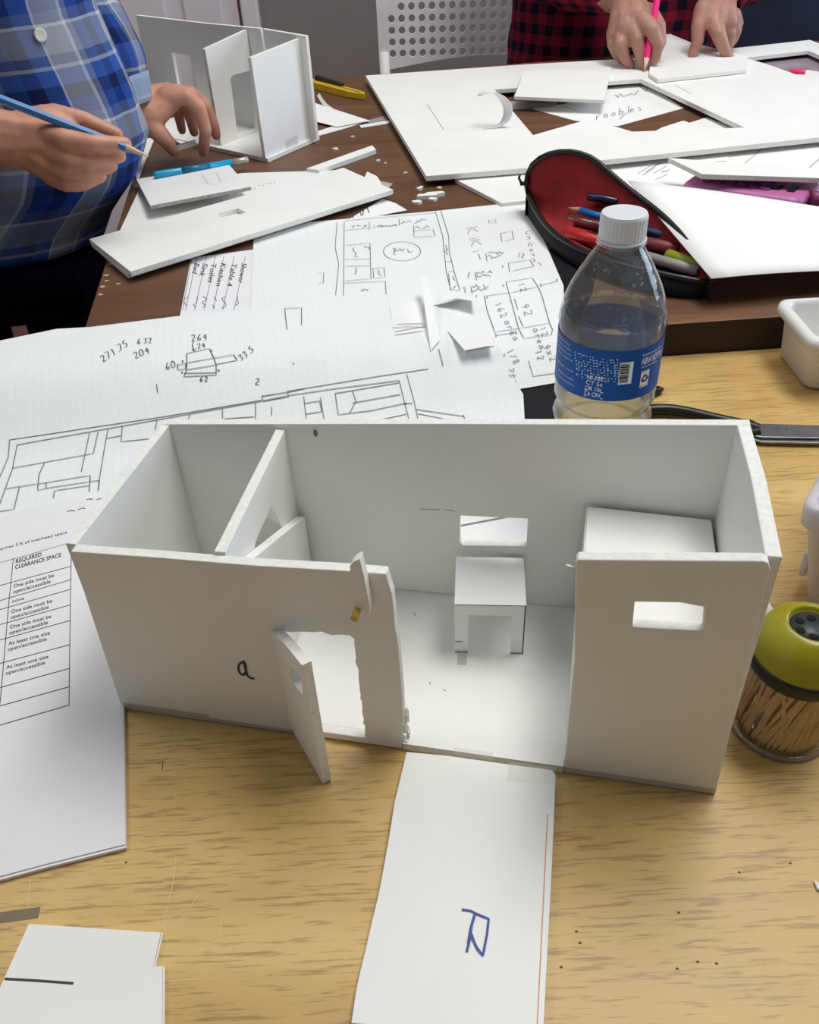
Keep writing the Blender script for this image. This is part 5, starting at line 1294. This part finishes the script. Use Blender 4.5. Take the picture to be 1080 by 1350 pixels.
# left arm, further away, hand resting fingertips on the table
shL = Vector((-44, 121, 52)); elL = Vector((-39.5, 118, 28)); wrL = P(172, 146, 112)
chain(bm, [(neck + Vector((0, 3, -9)), 5), (shL, 4.6), (elL, 3.5), (wrL, 2.15)])
chain(bm, [(wrL, 2.1), (P(200, 150, 112), 1.9), (P(226, 130, 113), 1.45)]); chain(bm, [(wrL, 2.0), (P(196, 135, 113), 1.9), (P(222, 124, 114.5), 1.4)]); chain(bm, [(wrL, 1.9), (P(196, 154, 112), 1.7)])
chain(bm, [(P(220, 128, 112.6), 1.3), (P(246, 127, 112.3), 1.0), (P(262, 141, 112.3), .92), (P(271, 172, 112.6), .82), (P(268, 200, 113.2), .66)])      # index
chain(bm, [(P(224, 124, 113.8), 1.25), (P(252, 124, 114.2), .98), (P(270, 140, 114.6), .9), (P(281, 164, 115), .78), (P(285, 178, 115.4), .64)])    # middle
chain(bm, [(P(220, 124, 115), 1.15), (P(240, 128, 116), .92), (P(250, 150, 116.4), .8), (P(256, 174, 116.6), .62)])     # ring
chain(bm, [(P(214, 128, 116), 1.05), (P(228, 132, 117), .8), (P(236, 152, 117.3), .7), (P(240, 172, 117.5), .56)])      # little
chain(bm, [(P(188, 154, 111.5), 1.55), (P(206, 172, 111.2), 1.2), (P(220, 186, 111.8), .95), (P(229, 199, 112.8), .72)])   # thumb
# legs
for x, y in ((-57.5, 104), (-43.2, 106)):
    chain(bm, [(Vector((x, y, -8)), 4.6), (Vector((x, y, -34)), 3.8), (Vector((x, y + .5, -70)), 3), (Vector((x + 8, y, -72.5)), 2.2)])
body_mesh('body', bm, SKIN1, p1, .21, 3, .6)
hair_cap(p1, hd, fw, 4)
BLUEPL = plaid('blue_grey_plaid', [(0, (168, 172, 180)), (.3, (210, 214, 220)), (.34, (120, 132, 158)), (.42, (44, 74, 146)), (.62, (28, 40, 88)), (.78, (52, 88, 168)), (.97, (210, 214, 224))],
               [(0, (150, 156, 166)), (.26, (206, 210, 214)), (.29, (86, 104, 150)), (.4, (34, 62, 140)), (.56, (22, 32, 72)), (.7, (58, 92, 170)), (.86, (180, 186, 196)), (.9, (88, 104, 144))], 9.5)
m = MB()
rg = [(-49.2, 106, -2.4, 12.6, 9.8), (-48.2, 106, 0, 13, 10), (-44.2, 106, 4.8, 13.8, 10.2), (-42.4, 106, 9, 14, 10.2), (-42.8, 106, 14, 13.6, 10.2), (-44, 106.5, 22, 12.8, 11), (-44.2, 107, 32, 12.4, 13), (-44.2, 107.5, 44, 11.5, 15.5), (-44.2, 108, 52, 9.5, 15), (-44, 108, 58, 6.5, 8), (-44, 108, 62, 5.4, 5.6)]
fine = []
for a, b in zip(rg, rg[1:]):
    for k in range(4): fine.append(tuple(a[j] + (b[j] - a[j]) * k / 4 for j in range(5)))
torso_cloth(m, fine + [rg[-1]], 64, .55, 1.3)
sl = interp([(Vector((-43, 114, 52)), 7), (shL + Vector((0, 1, -4)), 6.2), (elL + Vector((-.5, -.5, 1)), 5.2), (yv(146, 78, 112.5), 4.0), (yv(166, 132, 112), 3.0)], 30)
cloth_tube(m, [p for p, q in sl], [q for p, q in sl], 30, None, .4, 5)
sr_ = interp([(Vector((-47, 100, 50)), 7), (shR, 6), (elR.lerp(shR, .2), 5), (elR, 4.8), (elR.lerp(yv(28, 186, 88), .25), 4.3)], 24)
cloth_tube(m, [p for p, q in sr_], [q for p, q in sr_], 30, None, .4, 9)
sh = m.build('shirt', BLUEPL, p1, fixn=False)
sm = sh.modifiers.new('Solid', 'SOLIDIFY'); sm.thickness = .0018
m = MB(); cf = interp([(yv(155, 104, 112.3), 3.75), (yv(169, 140, 112), 3.3)], 5); cloth_tube(m, [p for p, q in cf], [q for p, q in cf], 30, None, .15, 3); cfo = m.build('cuff', plaid('pale_blue_cuff', [(0, (150, 168, 196)), (.5, (182, 194, 210))], [(0, (146, 162, 190)), (.4, (196, 204, 214)), (.7, (120, 140, 178))], 6), p1, fixn=False)
sm = cfo.modifiers.new('Solid', 'SOLIDIFY'); sm.thickness = .0025
BTN = plain('pearl_button', (214, 210, 204), .3)
bpx = [(52, 46)]
bodyc = Vector((-41.2, 97, 22))
def on_shirt(x, y):
    d = ray(x, y).normalized(); dg = bpy.context.evaluated_depsgraph_get(); hit = SC.ray_cast(dg, W(CAM), d)
    return (hit[1] * 100 - Vector((0, 0, TZ)), hit[2]) if hit[0] else (yv(x, y, 86), Vector((0, -1, 0)))
bpos, bnor = on_shirt(52, 46)
m = MB(); q = bnor.to_track_quat('Z', 'Y').to_matrix(); t_ = MB(); t_.lathe((0, 0, 0), [(.01, .28), (.45, .28), (.62, .34), (.66, .22), (.6, .02), (.01, .0)], 20)
m.add([bpos + q @ v for v in t_.v], t_.f, 0, True); m.build('button', BTN, p1)
NV = NAVYF
m = MB(); torso_cloth(m, [(-49.3, 106, 0, 12, 9.2), (-49.6, 106, -5, 12.2, 9.4), (-49.6, 106, -10, 12, 9.2)], 48, .3, 4)
for x, y in ((-57.5, 104), (-43.2, 106)):
    kz = interp([(Vector((x, y, -4)), 6.6), (Vector((x, y, -20)), 5.6), (Vector((x, y, -45)), 5.0), (Vector((x, y + .3, -70)), 4.4)], 18); cloth_tube(m, [p for p, q in kz], [q for p, q in kz], 26, None, .35, x)
tr_ = m.build('trousers', NV, p1, fixn=False)
sm = tr_.modifiers.new('Solid', 'SOLIDIFY'); sm.thickness = .0015
for x, y in ((-57.5, 104), (-43.2, 106)):
    m = MB(); ri = []
    for ins, z in ((.6, -74.95), (.1, -74.8), (0, -73), (.4, -71), (1.3, -69.3)): ri.append(rr(x - 4.5 + ins, x + 13 - ins * 2.6, y - 4.2 + ins, y + 4.2 - ins, 3.2, z))
    m.loft(ri, True, True, 0, True); m.build('shoe', BLACKF, p1)
# blue pencil in the right hand
a, b = yv(-30, 119, 85.6), yv(196, 206, 86.9); d = b - a
m = MB(); m.tube([a, a + d * .86], [.42, .42], 6, smooth=False); bpn = m.build('pencil', plain('bright_blue_pencil', (36, 112, 172), .35, .04, 20), None, 'blue pencil held in the right hand of plaid shirt person', 'pencil')
m = MB(); m.tube([a + d * .86, a + d * .985, a + d], [.4, .1, .05], 8); m.build('sharpened_tip', plain('pale_sharpened_wood', (226, 200, 170), .7), bpn, label='pale wooden tip')
# foam piece between thumb and finger
m = MB(); c0 = yv(234, 192, 113.2); c1 = yv(258, 185, 113.6); dd_ = (c1 - c0).normalized(); nn_ = Vector((-dd_.y, dd_.x, 0)).normalized()
gz = R0 + .9
for c in (c0, c1): c.z = max(c.z, gz)
m.prism([c0 - nn_ * .5, c1 - nn_ * .5, c1 + nn_ * .5, c0 + nn_ * .5], (), (0, 0, 1), .5); m.build('foam_piece', CORE, None, 'small white foam offcut pinched by the left hand', 'scrap')
board('paper_scrap', [(226, 182), (234, 174), (247, 173), (252, 184), (240, 190)], R0 + .4, .3, label='rounded white scrap behind the pinched foam offcut', cat='scrap')

# ---- person across the table in the dark red check shirt
p2 = empty('person', (46, 186, -75), 'person in a dark red and black check shirt drawing with pink pencil', 'person')
bm = bmesh.new(); T2 = Vector((45, 187, 0)); nk = Vector((46, 180, 52)); h2 = Vector((46, 175, 62)); f2 = Vector((-.05, -1, 0))
chain(bm, [(T2 + Vector((0, 0, -14)), 11), (T2 + Vector((0, 0, 0)), 10.5), (T2 + Vector((0, -3, 24)), 10.5), (nk + Vector((0, 2, -8)), 6), (nk, 5), (h2, 5.2)])
head(bm, h2, f2)
# right hand (left in the photo) with the pencil
hY = 151.5
w2_ = P(826, -4, 158); 
sR = Vector((27, 184, 40)); eR = Vector((30, 172, 16))
chain(bm, [(nk + Vector((-4, 3, -9)), 5), (sR, 5), (eR, 4), (w2_, 2.9)])
chain(bm, [(w2_, 2.7), (P(828, 24, 154), 2.3), (P(826, 38, 152.5), 1.8)]); chain(bm, [(w2_, 2.6), (P(840, 20, 153.2), 2.2), (P(848, 30, 151.8), 1.7)])
chain(bm, [(w2_, 2.4), (P(820, 28, 154.5), 2.1), (P(812, 44, 153.8), 1.5)])
chain(bm, [(P(848, 26, 151.4), 1.5), (P(861, 40, 149.0), 1.2), (P(868, 58, 148.4), 1.0), (P(864, 78, 148.6), .8)])                # index
chain(bm, [(P(834, 34, 152), 1.45), (P(840, 54, 150.0), 1.15), (P(847, 76, 149.6), .98), (P(853, 96, 149.4), .78)])             # middle
chain(bm, [(P(820, 40, 153), 1.3), (P(818, 58, 151.2), 1.1), (P(824, 76, 150.8), .92), (P(832, 86, 150.8), .74)])           # ring
chain(bm, [(P(808, 44, 154.4), 1.15), (P(808, 58, 153.2), .95), (P(813, 71, 152.8), .8), (P(820, 80, 152.8), .64)])            # little
chain(bm, [(P(856, 16, 154), 1.4), (P(869, 34, 152.2), 1.1), (P(871, 56, 151), .95), (P(864, 72, 150.4), .75)])        # thumb behind
# left hand pressing the board
w3 = P(948, -6, 161); sL = Vector((64, 184, 40)); eL = Vector((66, 174, 15))
chain(bm, [(nk + Vector((4, 3, -9)), 5), (sL, 5), (eL, 4), (w3, 2.9)])
chain(bm, [(w3, 2.7), (P(942, 16, 157.5), 2.2), (P(944, 28, 155.8), 1.7)]); chain(bm, [(w3, 2.7), (P(954, 16, 157.8), 2.2), (P(960, 30, 156.6), 1.7)]); chain(bm, [(w3, 2.4), (P(930, 12, 157.5), 1.8)])
chain(bm, [(P(928, 12, 157), 1.6), (P(921, 34, 155.4), 1.2), (P(920, 54, 154.3), 1.02), (P(913, 72, 154), .78)])              # thumb
chain(bm, [(P(942, 28, 155.6), 1.5), (P(948, 46, 153.6), 1.2), (P(954, 62, 153), 1.0), (P(964, 81, 153), .76)])               # index
chain(bm, [(P(955, 29, 156.6), 1.4), (P(962, 44, 156), 1.15), (P(961, 58, 156.8), .95), (P(956, 68, 157.4), .76)])
chain(bm, [(P(964, 26, 157.8), 1.3), (P(970, 40, 157.8), 1.05), (P(966, 53, 158.6), .88), (P(960, 60, 159.2), .72)])
chain(bm, [(P(968, 20, 159), 1.2), (P(973, 31, 159.4), .95), (P(970, 42, 160.2), .78), (P(964, 49, 160.6), .62)])
for x in (36, 56):
    chain(bm, [(Vector((x, 187, -16)), 7.5), (Vector((x, 186, -42)), 5), (Vector((x, 187, -70)), 3), (Vector((x, 180, -72.5)), 2.4)])
body_mesh('body', bm, SKIN2, p2, .24, 3, .5)
hair_cap(p2, h2, f2, 9)
REDPL = plaid('dark_red_black_check', [(0, (140, 34, 54)), (.5, (26, 24, 44))], [(0, (150, 36, 58)), (.5, (28, 26, 46))], 3.4)
m = MB()
rg = [(44.5, 188, -20, 19, 13), (44.2, 187, -12, 19.5, 13), (44, 186, -2, 20, 12.5), (44.5, 185, 8, 20, 12.5), (45, 184, 18, 19.5, 12.5), (45.5, 183, 30, 19.5, 12), (46, 182, 40, 17, 10), (46, 181, 46, 9, 7), (46, 180.5, 49, 6.2, 6)]
fine = []
for a, b in zip(rg, rg[1:]):
    for k in range(5): fine.append(tuple(a[j] + (b[j] - a[j]) * k / 5 for j in range(5)))
torso_cloth(m, fine + [rg[-1]], 64, .8, 2.2)
sl = interp([(Vector((30, 184, 40)), 7), (sR + Vector((-.5, -1, -3)), 7), (eR, 6.2), (P(800, -2, 163), 5.0), (P(818, -18, 159), 4.3)], 26)
sl = interp([(Vector((30, 184, 40)), 7), (sR + Vector((-.5, -1, -3)), 7), (eR, 6.0), (w2_ + Vector((-.6, 2.5, 1.6)), 4.4)], 26)
cloth_tube(m, [p for p, q in sl], [q for p, q in sl], 28, None, .5, 15)
sl = interp([(Vector((61, 184, 40)), 7), (sL + Vector((0, -1, -3)), 7), (eL, 5.8), (w3 + Vector((.4, 1.6, 1.0)), 4.4)], 26)
cloth_tube(m, [p for p, q in sl], [q for p, q in sl], 28, None, .5, 19)
so = m.build('shirt', REDPL, p2, fixn=False); sm = so.modifiers.new('Solid', 'SOLIDIFY'); sm.thickness = .002
m = MB(); torso_cloth(m, [(44.5, 188, -16, 17.5, 12), (44.5, 188, -22, 17.5, 12), (44.5, 188, -26, 17, 11)], 40, .3, 4)
for x in (36, 56):
    kz = interp([(Vector((x, 187, -20)), 8.6), (Vector((x, 186, -40)), 7), (Vector((x, 187, -69)), 5.5)], 20); cloth_tube(m, [p for p, q in kz], [q for p, q in kz], 26, None, .35, x)
tr_ = m.build('trousers', NAVYF, p2, fixn=False)
for x in (36, 56):
    m = MB(); ri = []
    for ins, z in ((.6, -74.95), (.1, -74.8), (0, -73), (.4, -71), (1.3, -69.3)): ri.append(rr(x - 4.2 + ins, x + 4.2 - ins, 174 + ins * 2.6, 192 - ins, 3.2, z))
    m.loft(ri, True, True, 0, True); m.build('shoe', BLACKF, p2)
# pink pencil
a = P(850, 92, 147.4); b = P(872, -30, 152.6); d = b - a
PNK = plain('neon_pink_paint', (250, 40, 130), .4)
m = MB(); m.tube([a + d * .13, b], .5, 6, smooth=False); pp_ = m.build('pencil', PNK, None, 'neon pink pencil held over the small board by check shirt person', 'pencil')
m = MB(); m.tube([a, a + d * .13], [.08, .46], 8); m.build('sharpened_tip', plain('pale_sharpened_wood_b', (226, 200, 180), .7), pp_, label='pale wooden tip')

# =================== light of the room: ceiling panels and a window at the right
def area(name, loc, target, size, power, col, sizey=None):
    l = bpy.data.lights.new(name, 'AREA'); l.shape = 'RECTANGLE'; l.size = size * .01; l.size_y = (sizey or size) * .01; l.energy = power; l.color = col
    o = bpy.data.objects.new(name, l); COL.objects.link(o); o.location = W(loc)
    o.rotation_euler = (W(target) - W(loc)).to_track_quat('-Z', 'Y').to_euler(); return o
area('ceiling_light', (62, 76, 185), (40, 70, 0), 110, 25, (1, .98, .95), 60)
area('ceiling_light', (20, 138, 185), (20, 170, 0), 120, 8.5, (1, .985, .96), 60)
area('ceiling_light', (-130, 90, 185), (-130, 90, 0), 60, 10, (1, .98, .95), 120)
area('window_daylight', (240, 125, 70), (30, 100, 0), 120, 26, (.66, .79, 1), 110)
w = bpy.data.worlds.new('world'); SC.world = w; w.use_nodes = True
bg = w.node_tree.nodes['Background']; bg.inputs[0].default_value = (.86, .93, 1, 1); bg.inputs[1].default_value = .13
SC.view_settings.view_transform = 'Standard'; SC.view_settings.look = 'None'; SC.view_settings.exposure = 0.0; SC.view_settings.gamma = 1; SC.view_settings.use_curve_mapping = False
